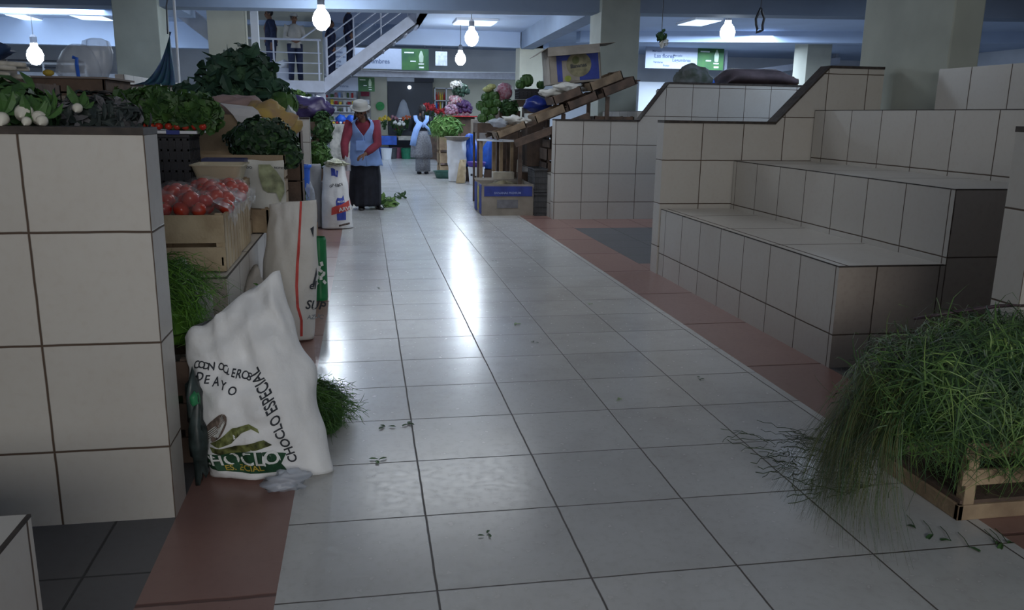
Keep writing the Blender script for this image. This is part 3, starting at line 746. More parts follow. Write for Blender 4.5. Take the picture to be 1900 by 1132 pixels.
# ================================================================ red striped sack
sk = Pillow((-.63, 4.86, .006), (-.32, 4.80, .006), (-.555, 4.98, .77), (-.285, 4.95, .80), .17, (.12, -1, .10), .72, .20, .10, .012, 7)
t = thing('striped_sack', 'white woven sack with one red stripe leaning behind the maize sack', 'sack', (-.45, 4.9, 0))
sk.mesh(48, 48).build('sack_body', M('off_white_sack', (.68, .67, .65), .65, .1, 3, bump=.5, bscale=22, col2=(.58, .56, .52)), t, smooth=True)
mb = MB(); L_ = [(.30, 1.0), (.26, .85), (.20, .7), (.17, .55), (.16, .4), (.24, .25), (.40, .15), (.46, .03)]
sk.decal(mb, L_+[(a+.10, b) for a, b in L_[::-1]], .06, .004); mb.build('red_stripe', REDINK, t)
mb = MB(); asp = (1/.16, 1/.8)
sk.text(mb, 'SUP', .070, .56, .235, -.25, asp); mb.build('lettering', INK, t)
mb = MB(); sk.text(mb, 'el', .065, .66, .37, -.1, asp); mb.build('lettering', INK, t)
mb = MB(); sk.text(mb, 'AZUC', .035, .66, .155, -.15, asp); mb.build('small_lettering', M('grey_ink', (.2, .22, .24), .7), t)
mb = MB(); sk.decal(mb, [(.78, .40), (.90, .52), (.93, .47), (.86, .38)], .06, .004); sk.decal(mb, [(.74, .80), (.88, .82), (.86, .74)], .06, .004); mb.build('side_mark', INK, t)
# green drum behind it
t = thing('green_container', 'tall green plastic container behind the red striped sack', 'container', (-.335, 5.85, 0))
MB().lathe([(.052, 0), (.055, .02), (.055, .43), (.048, .45), (.046, .445), (.046, .40)], (-.335, 5.85, 0), 24).build('body', M('green_plastic', (.02, .20, .07), .35, .2, 6), t, smooth=False)
mb = MB()
R = random.Random(3)
for k in range(16):
    a = -PI/2+R.uniform(-.9, .9); z = R.uniform(.12, .28); mb.obox((-.335+.0565*math.cos(a), 5.85+.0565*math.sin(a), z), (.02, .003, .03), (0, R.uniform(-1, 1), a+PI/2))
mb.build('white_print', WHITEINK, t)

# ================================================================ pea sack and grey sack
sk = Pillow((-.50, 9.58, .006), (-.15, 9.66, .006), (-.465, 9.66, .70), (-.235, 9.70, .735), .15, (.15, -1, .05), .8, .35, .06, .010, 12)
t = thing('pea_sack', 'upright white sack with blue print and red band before the bending woman', 'sack', (-.33, 9.65, 0))
sk.mesh(40, 36).build('sack_body', SACKW, t, smooth=True); asp = (1/.16, 1/.72)
mb = MB(); sk.decal(mb, [(-.35, .84), (.18, .81), (.32, .90), (.0, .93), (-.35, .96)], .1, .004); sk.decal(mb, [(-.12, .43), (.0, .49), (.35, .48), (.48, .52), (.50, .43), (.50, .13), (-.10, .13)], .1, .004); mb.build('blue_print', BLUEINK, t)
mb = MB(); sk.decal(mb, [(-.45, .22), (-.42, .34), (.2, .38), (.97, .44), (.97, .30), (.2, .25)], .1, .006); mb.build('red_band', REDINK, t)
mb = MB(); sk.text(mb, 'ARVEJA', .062, .05, .27, .10, asp, .010); sk.text(mb, 'MEGA', .03, -.02, .41, .03, asp, .008); mb.build('band_lettering', WHITEINK, t)
mb = MB(); sk.text(mb, 'GP-EBDI', .045, -.52, .66, .02, asp); mb.build('lettering', INK, t)
mb = MB(); sk.decal(mb, [(.0, .03), (.75, .06), (.75, .09), (.0, .06)], .1, .004); mb.build('bottom_print', BROWNINK, t)
tag(MB().blob((-.335, 9.68, .735), (.12, .12, .035), 20, 9, .9, 6).build('bean_heap', M('pale_beans', (.50, .52, .40), .6, .3, 40)), 'pale heap at the open mouth of the blue printed sack', 'vegetables', kind='stuff')
t = Pillow((-.80, 9.75, .006), (-.50, 9.70, .006), (-.78, 9.8, .70), (-.50, 9.78, .72), .15, (.1, -1, .05), .85, .5, .06, .010, 15)
tag(t.mesh(36, 30).build('grey_sack', M('slate_sack', (.24, .25, .27), .6, .1, 5, bump=.5, bscale=22), smooth=True), 'grey sack standing left of the blue printed sack', 'sack')

# ================================================================ tomatoes in clear bags on slatted crates
vcrate('pale slatted crate under the nearest bags of tomatoes', -1.03, -.655, 4.0, 4.48, .556, .825, WOODL, 5, 'slatted tomato crates')
vcrate('pale slatted crate under the rear bags of tomatoes', -1.03, -.665, 4.52, 4.96, .556, .815, WOODL, 5, 'slatted tomato crates')
tm = thing('tomato', 'red tomato in the clear bags on the slatted crates', 'tomato', (0, 0, 0), 'tomatoes bagged on the left crates')
MB().blob((0, 0, 0), (.036, .036, .031), 12, 8, .12, 3).build('flesh', TOMATO, tm, smooth=True)
mb = MB()
for k in range(5): mb.leaf((0, 0, .029), (math.cos(k*1.26), math.sin(k*1.26), .1), (0, 0, 1), .018, .008)
mb.build('calyx', LEAFM, tm)
R = random.Random(77); first = True
bagspots = [(-0.965, 4.110), (-0.805, 4.090), (-0.710, 4.230), (-0.925, 4.310), (-0.765, 4.410), (-0.975, 4.590), (-0.815, 4.610), (-0.715, 4.750), (-0.885, 4.810), (-0.765, 4.930)]
for i, (bx, by) in enumerate(bagspots):
    pl = ['front left', 'front middle', 'front right', 'second row left', 'second row right', 'third row left', 'third row middle', 'third row right', 'rear left', 'rear right'][i]
    z0 = .845 + (.012 if i in (3, 6, 8) else 0)
    for dx, dy, dz in ((-.045, -.03, 0), (.035, -.04, 0), (.0, .045, 0), (-.045, .035, .03), (.045, .02, .035), (0, -.01, .045)):
        q = (bx+dx+R.uniform(-.008, .008), by+dy+R.uniform(-.008, .008), z0+dz)
        if first: tm.location = q; tm.rotation_euler = (.5, .3, 0); tm['label'] = 'red tomato inside the front left clear bag on the slatted crates'; first = False
        else:
            d_ = dup(tm, q, R.uniform(0, 6), 'red tomato inside the '+pl+' clear bag on the slatted crates', R.uniform(1.0, 1.2)); d_.rotation_euler = (R.uniform(-1, 1), R.uniform(-1, 1), R.uniform(0, 6))
    w_ = thing('tomato_bag', 'clear plastic bag of tomatoes, '+pl+' on the slatted crates', 'bag', (bx, by, .82), 'clear bags of tomatoes')
    MB().blob((bx, by, z0+.02), (.098, .092, .068), 22, 12, .45, i+2).build('wrap', PLASTIC, w_, smooth=True)
R = random.Random(4); rings = []
for i in range(9):
    rr = []
    for k in range(44):
        v, u = i/8, k/43; y = 4.0+.98*u; z = .89-(.075+.05*noise.noise(V3(u*9, 0, 4)))*v*1.3; x = -.70+.062*min(1, v*3)+.016*noise.noise(V3(u*16, v*3, 2))+.006*noise.noise(V3(u*50, v*9, 5))
        rr.append(V3(x+.008*v, y+.01*noise.noise(V3(u*20, v*4, 9)), z))
    rings.append(rr)
mb = MB().loft(rings, False, False)
tag(mb.build('plastic_sheet', WRAP2, smooth=True), 'crumpled clear plastic hanging over the edge of the tomato crates', 'plastic sheet')

sk = Pillow((-.62, 4.18, .006), (-.57, 4.66, .006), (-.625, 4.25, .36), (-.61, 4.68, .47), .055, (1, -.15, .1), .8, .35, .04, .016, 19)
tag(sk.mesh(28, 26).build('folded_sack', M('beige_sack_cloth', (.36, .33, .29), .75, .12, 6, bump=.4, bscale=22), smooth=True), 'folded beige sack leaning on the step below the tomato crates', 'sack')
tag(heap_mesh((-.55, 4.22, .34), (.05, .10, .09), 150, .05, .02, 9, mi=(0, 1), zmin=-1, core=.5).build('leaf_tuft', [LEAF, HERB]), 'small leafy tuft before the folded beige sack', 'greens')
tag(heap_mesh((-.56, 4.40, .10), (.05, .12, .10), 120, .05, .02, 10, mi=(0,), zmin=-1, core=.6).build('leaf_tuft', [LEAF]), 'dark leaves on the floor at the foot of the folded beige sack', 'greens')
# ================================================================ left stall: heaps on top
R = random.Random(21)
# hidden supports that the heaps stand on, all real crates
def stack(label, x0, x1, y0, y1, zs, mat, grp, rz=0):
    for k in range(len(zs)-1):
        crate('wooden_crate', label+(('', ', lowest one', ', second from below', ', third from below', ', fourth from below', ', topmost one')[0 if len(zs) == 2 else (5 if k == len(zs)-2 else k+1)]), x0, x1, y0, y1, zs[k]+.008*(k > 0), zs[k+1], mat, 2, grp, .22, rz)
stack('dark wooden crate behind the left front wall', -1.75, -.96, 2.84, 3.28, (0, .40, .80, 1.20), WOODD, 'crates behind the left wall')
# turnips, leaves on the table behind the left wall
tn = None; lb = ['largest pale turnip at the top left corner of the wall', 'pale turnip lying right of the largest one', 'pale turnip in front of the dark leaves', 'small pale turnip at the foot of the largest', 'turnip at the left border of the photo', 'pale turnip half hidden by leaves']
for i, (x, y, z, r_2) in enumerate(((-.985, 2.70, 1.283, .027), (-.942, 2.69, 1.270, .022), (-.925, 2.66, 1.262, .017), (-.965, 2.655, 1.260, .014), (-1.035, 2.67, 1.266, .020), (-.90, 2.90, 1.30, .016))):
    t = thing('turnip', lb[i], 'turnip', (x, y, z), 'turnips on the left wall')
    MB().lathe([(.02*r_2, -1.5*r_2), (.25*r_2, -1.15*r_2), (.8*r_2, -.6*r_2), (r_2, 0), (.85*r_2, .6*r_2), (.35*r_2, .95*r_2), (.1*r_2, 1.0*r_2)], (x, y, z), 16).build('root', TURNIP, t, smooth=True)
    mb = MB()
    for k in range(5): mb.leaf((x, y, z+r_2*.9), (R.uniform(-1, 1), R.uniform(-.4, 1), 1.2), (0, 1, 0), .07, .028)
    mb.build('leaf_stalks', LEAFM, t); t.rotation_euler = (-1.1+R.uniform(-.2, .3), R.uniform(-.4, .4), 0)
tag(heap_mesh((-1.12, 2.97, 1.27), (.13, .13, .10), 240, .07, .035, 4, mi=(0, 1)).build('turnip_greens', [LEAF, LEAFM]), 'green leaves heaped behind the turnips at the left border', 'greens')
tag(heap_mesh((-.90, 3.06, 1.245), (.17, .12, .095), 420, .05, .022, 6, mi=(0, 0, 1)).build('dark_greens', [M('bluish_leaf', (.035, .05, .045), .6, .4, 12, col2=(.02, .028, .03)), M('greyish_leaf', (.12, .12, .13), .6, .3, 12)]), 'dark wilted greens in the middle of the left wall top', 'greens')
t = thing('radish_bundle', 'bundle of pale thin stalks above the turnip leaves at the left border', 'vegetables', (-1.25, 3.2, 1.40))
for k in range(9):
    y = 3.16+R.uniform(-.06, .08); z = 1.40+R.uniform(-.02, .04)
    MB().tube([(-1.55, y, z), (-1.35, y, z+.012), (-1.17+R.uniform(-.04, .04), y+.01, z+R.uniform(-.01, .01))], [.008, .012, .008], 7).build('stalk', M('pale_stalk', (.42, .40, .36), .5, .3, 18), t, smooth=True)
tag(heap_mesh((-1.30, 3.22, 1.30), (.20, .10, .085), 200, .06, .03, 14).build('dark_leaf_bundle', [LEAF]), 'dark leafy bundle under the pale stalks at the left border', 'greens')
tag(MB().blob((-1.43, 3.42, 1.500), (.17, .10, .045), 26, 12, .25, 3).build('blue_bag', M('dark_blue_cloth', (.02, .05, .13), .55, .2, 8), smooth=True), 'dark blue bag cut by the left border of the photo', 'bag')
tag(MB().box(-1.7, -1.30, 3.38, 3.55, 1.40, 1.452).build('low_carton', CARDG, bevel=.01), 'low dark carton under the dark blue bag', 'box')
stack('dark wooden crate under the low carton', -1.9, -1.22, 3.33, 3.75, (.0, .35, .70, 1.05, 1.39), WOODD, 'crates under the low carton')

# stacked shallow boxes
for k, (xr, z0, z1, m_) in enumerate(((-1.435, 1.20, 1.265, CARDG), (-1.43, 1.275, 1.365, CARDG), (-1.37, 1.375, 1.455, WOODD))):
    t = thing('flat_tray', ['lowest', 'middle', 'top'][k]+' of the three shallow grey trays left of the dark column', 'tray', (-1.65, 5.2, z0), 'stacked shallow trays at top left')
    x0 = -1.93
    for nm, a, b, c_, d in (('front_side', x0, xr, 4.9, 4.915), ('back_side', x0, xr, 5.4, 5.415), ('end_side', x0, x0+.015, 4.9, 5.4), ('end_side', xr-.015, xr, 4.9, 5.4)):
        MB().box(a, b, c_, d, z0, z1).build(nm, m_, t, bevel=.003)
    MB().box(x0, xr, 4.9, 5.41, z0-.002, z0+.012).build('bottom', m_, t)
    if k == 2: MB().box(x0-.02, xr+.02, 4.88, 5.43, z1, z1+.01).build('lid', M('lid_card', (.20, .17, .16), .8, .1, 4), t)
    else: MB().box(x0+.02, xr+.0, 4.9, 5.4, z1, z1+.008).build('liner', WOODD, t)
stack('wooden crate under the shallow trays', -1.91, -1.45, 4.93, 5.38, (.958, 1.192), WOODD, 'crate under the trays')
# translucent bag with blue straps on the trays
t = thing('white_bag', 'translucent white plastic bag standing on the trays left of the dark column', 'bag', (-1.52, 5.15, 1.467))
mb = MB(); mb.lathe([(.10, 0), (.115, .03), (.105, .09), (.08, .14), (.05, .17), (.03, .18)], (-1.56, 5.15, 1.469), 26, 1.1, .8, .12, 3); mb.build('bag_body', BAGW, t, smooth=True)
mb = MB(); mb.lathe([(.05, 0), (.075, .06), (.085, .14), (.07, .20), (.03, .215)], (-1.47, 5.17, 1.47), 22, .9, .5, .16, 5); mb.build('knotted_top', BAGW, t, smooth=True)
MB().tube([(-1.53, 5.0, 1.469), (-1.53, 4.99, 1.53), (-1.53, 5.0, 1.565), (-1.55, 5.0, 1.57)], .010, 6).build('blue_strap', BLUEPL, t)
MB().blob((-1.68, 5.0, 1.485), (.03, .02, .018)).build('yellow_print', YELINK, t)
t = thing('spectacle_scale', 'small dark wire handle lying on the trays', 'tool', (-1.90, 5.1, 1.5))
mb = MB(); mb.tube([(-1.96, 5.0, 1.47), (-1.95, 5.0, 1.51), (-1.90, 5.0, 1.53), (-1.86, 5.0, 1.51), (-1.85, 5.0, 1.47)], .008, 6); mb.build('wire_loop', STEELD, t)
MB().obox((-1.92, 5.0, 1.545), (.08, .02, .015), (0, .1, 0)).build('grip', STEELD, t)

# white railings beyond, left hall
t = thing('white_railing', 'long white double rail in the hall behind the left trays', 'railing', (-8, 23.5, 0))
for z in (2.40, 2.30): MB().tube([(-9.0, 23.5, z), (-7.0, 23.5, z)], .028 if z > 2.35 else .02, 8).build('rail', STEELD if z < 2.35 else WHITEP, t)
MB().tube([(-9.0, 23.46, 2.46), (-7.0, 23.46, 2.46)], .02, 8).build('rail', STEELD, t)
for x in (-9.0, -8.0, -7.0): MB().tube([(x, 23.5, 0), (x, 23.5, 2.42)], .03, 8).build('rail_post', WHITEP, t)
t = thing('low_wall_panel', 'pale blue panel below the white rail in the left hall', 'panel', (-8, 24, 0))
MB().box(-12, -5.5, 24, 24.15, 0, 2.2).build('panel', M('pale_panel', (.62, .66, .74), .7, .05), t)

# netting hung beside the dark column
t = thing('hanging_net', 'dark blue green net hanging in a sweep beside the left dark column', 'net', (-2.12, 10.8, 1.58))
rings = []
for i in range(17):
    u = i/16; z = 1.585+.62*u; xl = -2.72+.42*(u**.42)+.06*u; xr_ = -2.24-.02*u; rr = []
    for k in range(13):
        w_ = k/12; rr.append(V3(xl+(xr_-xl)*w_, 10.85+.045*math.sin(w_*26+u*2)*(1-u*.5), z))
    rings.append(rr)
MB().loft(rings, False, False).build('net_sheet', M('net_blue_green', (.02, .10, .13), .6, .5, 9, col2=(.02, .045, .13)), t, smooth=True)
mb = MB(); mb.tube([(-2.28, 10.85, 2.18), (-2.27, 10.85, 2.5), (-2.2, 10.9, 2.84)], .009, 6); mb.build('rope', STEELD, t)
mb = MB(); mb.tube([(-2.20, 10.9, 1.45), (-2.19, 10.9, 2.8)], .016, 8); mb.build('pole', WHITEP, t)

# black crates stack with red top and lettuce
plastic_crate('black plastic crate under the lettuce, lower one', -1.25, -1.0, 5.0, 5.3, .556, .86, BLACKP, 'black crates under the lettuce')
plastic_crate('black plastic crate under the lettuce, upper one with visible ribs', -1.24, -.985, 5.0, 5.3, .87, 1.165, BLACKP, 'black crates under the lettuce', ribs=5)
t = thing('flat_tray', 'white edged tray with red vegetables on the black crate', 'tray', (-1.1, 5.1, 1.17))
MB().box(-1.42, -.93, 4.97, 5.32, 1.168, 1.185).build('tray_board', WHITEP, t, bevel=.003)
MB().box(-1.09, -1.02, 4.96, 4.97, 1.165, 1.188).build('blue_tape', BLUEPR, t)
for k in range(11):
    x = -1.36+k*.046
    t = dup(tm, (x, 4.99+R.uniform(-.01, .02), 1.208), R.uniform(0, 6), 'red tomato peeping out below the lettuce on the black crate', .62); t['group'] = 'red vegetables under the lettuce'
for i, (x, y, z, r_2, l_) in enumerate(((-1.38, 5.10, 1.29, .11, 'leftmost lettuce heap above the black crates'), (-1.17, 5.08, 1.30, .12, 'tallest lettuce heap above the black crates'), (-.97, 5.10, 1.27, .12, 'lettuce heap at the right end above the black crates'))):
    tag(heap_mesh((x, y, z), (r_2*1.25, r_2, r_2*.92), 620, .058, .05, 30+i, mi=(0, 0, 0, 1, 1, 2), zmin=-.6, fold=.45).build('lettuce_heap', [LEAF, LEAFM, M('fresh_leaf', (.075, .16, .05), .5, .3, 9)]), l_, 'lettuce', 'lettuce heaps above the black crates')

# beige tub
t = thing('plastic_tub', 'beige oblong plastic tub beside the tomato bags', 'tub', (-.86, 5.08, .90))
def rrect(cx, cy, w, d, z, r=.04, n=5):
    out = []
    for qx, qy, a0 in ((1, 1, 0), (-1, 1, PI/2), (-1, -1, PI), (1, -1, 1.5*PI)):
        for k in range(n+1):
            a = a0+PI/2*k/n; out.append(V3(cx+qx*(w/2-r)+r*math.cos(a), cy+qy*(d/2-r)+r*math.sin(a), z))
    return out
def tub(mb, cx, cy, w, d, z0, z1, tp=.82, wall=.008):
    a = [rrect(cx, cy, w*tp, d*tp, z0), rrect(cx, cy, w, d, z1), rrect(cx, cy, w+.02, d+.02, z1), rrect(cx, cy, w+.02, d+.02, z1+.008), rrect(cx, cy, w-wall, d-wall, z1+.008), rrect(cx, cy, w*tp-wall, d*tp-wall, z0+wall)]
    return mb.loft(a)
tub(MB(), -.835, 5.10, .28, .30, .905, .99).build('tub_body', M('beige_plastic', (.46, .41, .30), .5, .05, 5), t, smooth=False)
crate('wooden_crate', 'wooden crate under the beige tub', -.96, -.70, 5.0, 5.30, .556, .90, WOOD, 3)
MB().box(-.97, -.72, 5.26, 5.42, .99, 1.015).build('x', M('navy_plastic', (.02, .03, .12), .4, .1), t).name = 'blue_lid'

# papers over crates
t = thing('newspaper_sheet', 'white printed sheet with a green stain hanging over the crates', 'paper', (-.66, 5.47, .7))
def sheet(x0, x1, z0, z1, y, wob, seed, nx=14, nz=14):
    rings = []
    for i in range(nz+1):
        rr = []
        for k in range(nx+1):
            u, v = k/nx, i/nz; x = x0+(x1-x0)*u; z = z0+(z1-z0)*v
            rr.append(V3(x+noise.noise(V3(u*2, v*2, seed))*wob, y+noise.noise(V3(u*3, v*3, seed+5))*wob*2-.02*(1-v), z+noise.noise(V3(u*2, seed, v))*wob))
        rings.append(rr)
    return MB().loft(rings, False, False)
sheet(-.86, -.505, .70, 1.0, 5.44, .02, 3).build('sheet', PAPER, t, smooth=True)
mb = MB()
for x, z, s, tx in ((-.80, .955, .022, 'MERCADO'), (-.80, .93, .016, 'DIARIO'), (-.56, .95, .018, 'NOTICIA'), (-.79, .86, .022, 'OFERTA'), (-.79, .83, .014, 'DEL DIA')): flat_text(mb, tx, s, (x, 5.395, z), (1, 0, -.06), (0, 0, 1))
mb.build('print', INK, t)
mb = MB(); P_ = [(x+.075, z) for x, z in [(-.73, .975), (-.66, .975), (-.62, .93), (-.58, .86), (-.58, .80), (-.61, .74), (-.63, .80), (-.68, .80), (-.71, .82), (-.73, .90)]]
mb.add([(x, 5.392, z) for x, z in P_]+[(x, 5.398, z) for x, z in P_], [list(range(10)), list(range(10, 20))[::-1]]+[[i, (i+1) % 10, 10+(i+1) % 10, 10+i] for i in range(10)]).build('stain', M('dry_green', (.30, .33, .20), .7, .3, 14), t)
stack('wooden crate behind the printed sheet', -1.05, -.53, 5.49, 5.95, (.556, .76, .965), WOOD, 'crates behind the sheet')
crate('wooden_crate', 'small wooden crate below the printed sheet', -.80, -.60, 5.0+.30, 5.46, .556, .70, WOOD, 1)
# long cardboard tray with parsley
t = thing('cardboard_tray', 'long brown cardboard tray holding the dark parsley heap', 'tray', (-.85, 5.75, .975))
for nm, a, b, c_, d in (('front_side', -1.16, -.50, 5.46, 5.47), ('back_side', -1.16, -.50, 6.0, 6.01), ('end_side', -1.16, -1.15, 5.46, 6.0), ('end_side', -.51, -.50, 5.46, 6.0)):
    MB().box(a, b, c_, d, .975, 1.03).build(nm, CARD, t)
MB().box(-1.15, -.51, 5.47, 6.0, .975, .982).build('bottom', CARD, t)
mb = MB(); heap_mesh((-.66, 5.72, 1.10), (.22, .22, .15), 900, .045, .04, 41, mi=(0, 0, 0, 1), zmin=-.5, core=.8, mb=mb)
heap_mesh((-.50, 5.60, 1.03), (.09, .10, .09), 200, .045, .04, 42, mi=(0, 0, 1), zmin=-.9, core=.7, mb=mb)
tag(mb.build('parsley_heap', [M('dark_parsley', (.02, .055, .022), .6, .4, 12, col2=(.012, .03, .018)), LEAF]), 'dark curly parsley heap spilling from the brown cardboard tray', 'parsley')
# carton with pale flap, cloths
carton('open cardboard box with a pale hanging flap behind the lettuce', -1.16, -.79, 6.05, 6.45, .99, 1.27, CARD, (('r', -.35), ('b', .6)))
stack('wooden crate under the open cardboard box', -1.22, -.76, 6.06, 6.5, (.556, .77, .98), WOODD, 'crates under the open box')
t = thing('pale_card', 'pale grey card flap bent over the box beside the yellow cloth', 'card', (-.86, 5.98, 1.3))
rings = [[V3(x, y, z), V3(x+w_, y-.0, z-.02)] for x, y, z, w_ in ((-1.02, 6.12, 1.35, .19), (-.96, 6.03, 1.345, .21), (-.92, 5.98, 1.32, .21), (-.87, 5.95, 1.27, .19), (-.84, 5.94, 1.225, .16))]
MB().loft(rings, False, False).build('card', M('pale_card_face', (.50, .50, .52), .8, .04), t).modifiers.new('s', 'SOLIDIFY').thickness = .004
t = MB().blob((-.70, 6.24, 1.20), (.22, .17, .15), 30, 16, .45, 9); tag(t.build('yellow_cloth', YELV, smooth=True), 'crumpled yellow cloth bundle over the parsley', 'cloth')
tag(MB().blob((-.93, 6.55, 1.33), (.20, .12, .09), 26, 14, .5, 11).build('pink_cloth', M('dusty_pink_cloth', (.30, .22, .22), .8, .1, 8), smooth=True), 'dusty pink cloth between the pale card and the yellow cloth', 'cloth')
tag(MB().blob((-.535, 6.35, 1.19), (.06, .10, .13), 18, 12, .4, 13).build('white_bag', BAGW, smooth=True), 'crumpled white bag right of the yellow cloth', 'bag')
# the big leafy pile on top
stack('wooden crate under the tall broccoli pile', -1.58, -.60, 6.85, 7.5, (.0, .33, .66, .99, 1.30), WOODD, 'crates under the broccoli pile')
R = random.Random(90)
BR = [M('broccoli_leaf', (.05, .12, .07), .55, .3, 8, col2=(.025, .06, .045)), BROC]
names = ['lowest left', 'lower left', 'lower middle', 'lower right', 'rightmost low', 'middle left', 'middle', 'middle right', 'upper left', 'topmost', 'upper right', 'front left edge']
pos = [(-1.42, 7.1, 1.37, .085), (-1.25, 7.05, 1.39, .11), (-1.02, 7.0, 1.41, .12), (-.80, 7.0, 1.41, .12), (-.64, 7.02, 1.38, .07), (-1.16, 7.1, 1.53, .11), (-.97, 7.1, 1.56, .12), (-.78, 7.1, 1.54, .11), (-1.06, 7.15, 1.65, .09), (-.93, 7.15, 1.71, .085), (-.82, 7.15, 1.64, .08), (-1.35, 6.95, 1.34, .06)]
for i, (x, y, z, r_2) in enumerate(pos):
    t = thing('broccoli', names[i]+' head of dark broccoli in the tall pile', 'broccoli', (x, y, z), 'heads in the tall broccoli pile')
    mb = MB(); mb.blob((x, y, z), r_2*.72, 16, 11, .5, i+3)
    for k in range(34):
        d = rnd_dir(R, -.5); mb.blob(V3(x, y, z)+d*r_2*.66, r_2*R.uniform(.14, .24), 7, 5, .3, k)
    mb.build('florets', BROC, t, smooth=True)
    heap_mesh((x, y, z), (r_2*.95,)*3, 46, r_2*1.05, r_2*.75, 50+i, core=0, zmin=-.7, out=1.1, droop=.7, fold=.35).build('leaves', BR[0], t)
t = thing('cabbage', 'single light green cabbage at the right foot of the broccoli pile', 'cabbage', (-.585, 6.72, 1.33))
def cabbage(t, c, r, seed, m1=CABB, m2=LEAFM):
    R = random.Random(seed); c = Vector(c); MB().blob(c, (r, r, r*.9), 18, 12, .12, seed).build('heart', m1, t, smooth=True)
    mb = MB()
    for k in range(9):
        a = k*2.4; el = -.5+k*.11; d = V3(math.cos(a)*math.cos(el), math.sin(a)*math.cos(el), math.sin(el))
        rings = []
        tx = d.cross(V3(0, 0, 1)).normalized(); ty = tx.cross(d)
        for i in range(6):
            rr = []
            for j in range(7):
                u, v = j/6*2-1, i/5*2-.9; q = (d+tx*u*.85+ty*v*.85).normalized(); e = max(abs(u), abs(v))
                rr.append(c+q*r*(1.04+.18*e**3+.03*math.sin(u*9+k)))
            rings.append(rr)
        mb.loft(rings, False, False)
    mb.build('outer_leaves', m2, t, smooth=True)
cabbage(t, (-.60, 6.70, 1.35), .088, 5)
tag(MB().box(-.72, -.50, 6.62, 6.84, 1.16, 1.262).build('small_carton', CARDG, bevel=.006), 'small grey carton under the light green cabbage', 'box')
stack('wooden crate under the small grey carton', -.78, -.48, 6.60, 6.84, (0, .38, .77, 1.155), WOODD, 'crates under the small carton')
mb = MB(); R = random.Random(8)
for k in range(60):
    x = R.uniform(-1.40, -.62); y = 6.80+R.uniform(-.03, .08); mb.tube([(x, y, 1.335), (x+R.uniform(.1, .25), y, 1.33+R.uniform(0, .03)), (x+R.uniform(.25, .4)*.6, y-.02, 1.325)], [.008, .006, .004], 5)
tag(mb.build('stalk_litter', M('purple_stalk', (.09, .07, .10), .6, .4, 15)), 'purplish cut stalks littering the foot of the broccoli pile', 'stalks', kind='stuff')
# purple bag, greens behind
stack('wooden crate beyond the tiled wall under the purple bag', -1.0, -.55, 10.75, 11.2, (0, .4, .8, 1.18), WOODD, 'crates under the purple bag')
tag(MB().blob((-.70, 11.0, 1.33), (.30, .20, .17), 28, 14, .35, 21).build('purple_bag', M('dark_purple_plastic', (.05, .035, .12), .35, .2, 8), smooth=True), 'dark purple bag lying on the heap right of the cabbage', 'bag')
tag(heap_mesh((-.86, 11.4, 1.47), (.16, .12, .07), 150, .09, .05, 61, mi=(0, 1)).build('green_bunch', [LEAFM, LEAFL]), 'light green bunch behind the purple bag', 'greens')
mb = heap_mesh((-.52, 10.85, 1.10), (.13, .14, .22), 420, .07, .045, 62, mi=(0, 0, 1), zmin=-1)
tag(mb.build('leaf_heap', [LEAF, LEAFM]), 'dark leaves hanging below the purple bag', 'greens')
mb = heap_mesh((-.56, 10.62, .78), (.14, .12, .16), 420, .07, .03, 63, mi=(0, 1), zmin=-1)
tag(mb.build('green_heap', [HERB, LEAFM]), 'mid green heap between the tiled wall end and the bending woman', 'greens')
stack('wooden crate under the mid green heap', -.74, -.42, 10.50, 10.72, (0, .31, .62), WOODD, 'crates under the green heap')
# blue bin with greens
t = thing('blue_bin', 'blue plastic bin left of the grey sack', 'bin', (-.68, 8.9, .33))
mb = MB(); mb.lathe([(.115, 0), (.135, .38), (.15, .385), (.15, .41), (.13, .41), (.11, .02)], (-.70, 8.95, .35), 26); mb.build('bin_body', BLUEPL, t)
MB().blob((-.76, 8.80, .63), (.028, .02, .05)).build('orange_mark', M('orange_plastic', (.75, .16, .02), .5), t)
crate('wooden_crate', 'wooden crate under the blue bin', -.92, -.52, 8.75, 9.15, 0, .342, WOOD, 2)
tag(heap_mesh((-.71, 8.55, .42), (.12, .10, .15), 330, .06, .03, 66, mi=(0, 1), zmin=-1).build('green_heap', [HERB, LEAFM]), 'small green heap below the blue bin', 'greens')
crate('wooden_crate', 'wooden crate under the small green heap', -.90, -.56, 8.42, 8.68, 0, .30, WOOD, 2)
tag(MB().blob((-.56, 8.62, .46), (.05, .06, .13), 16, 12, .5, 31).build('clear_bag', BAGW, smooth=True), 'crumpled clear bag between blue bin and grey sack', 'bag')
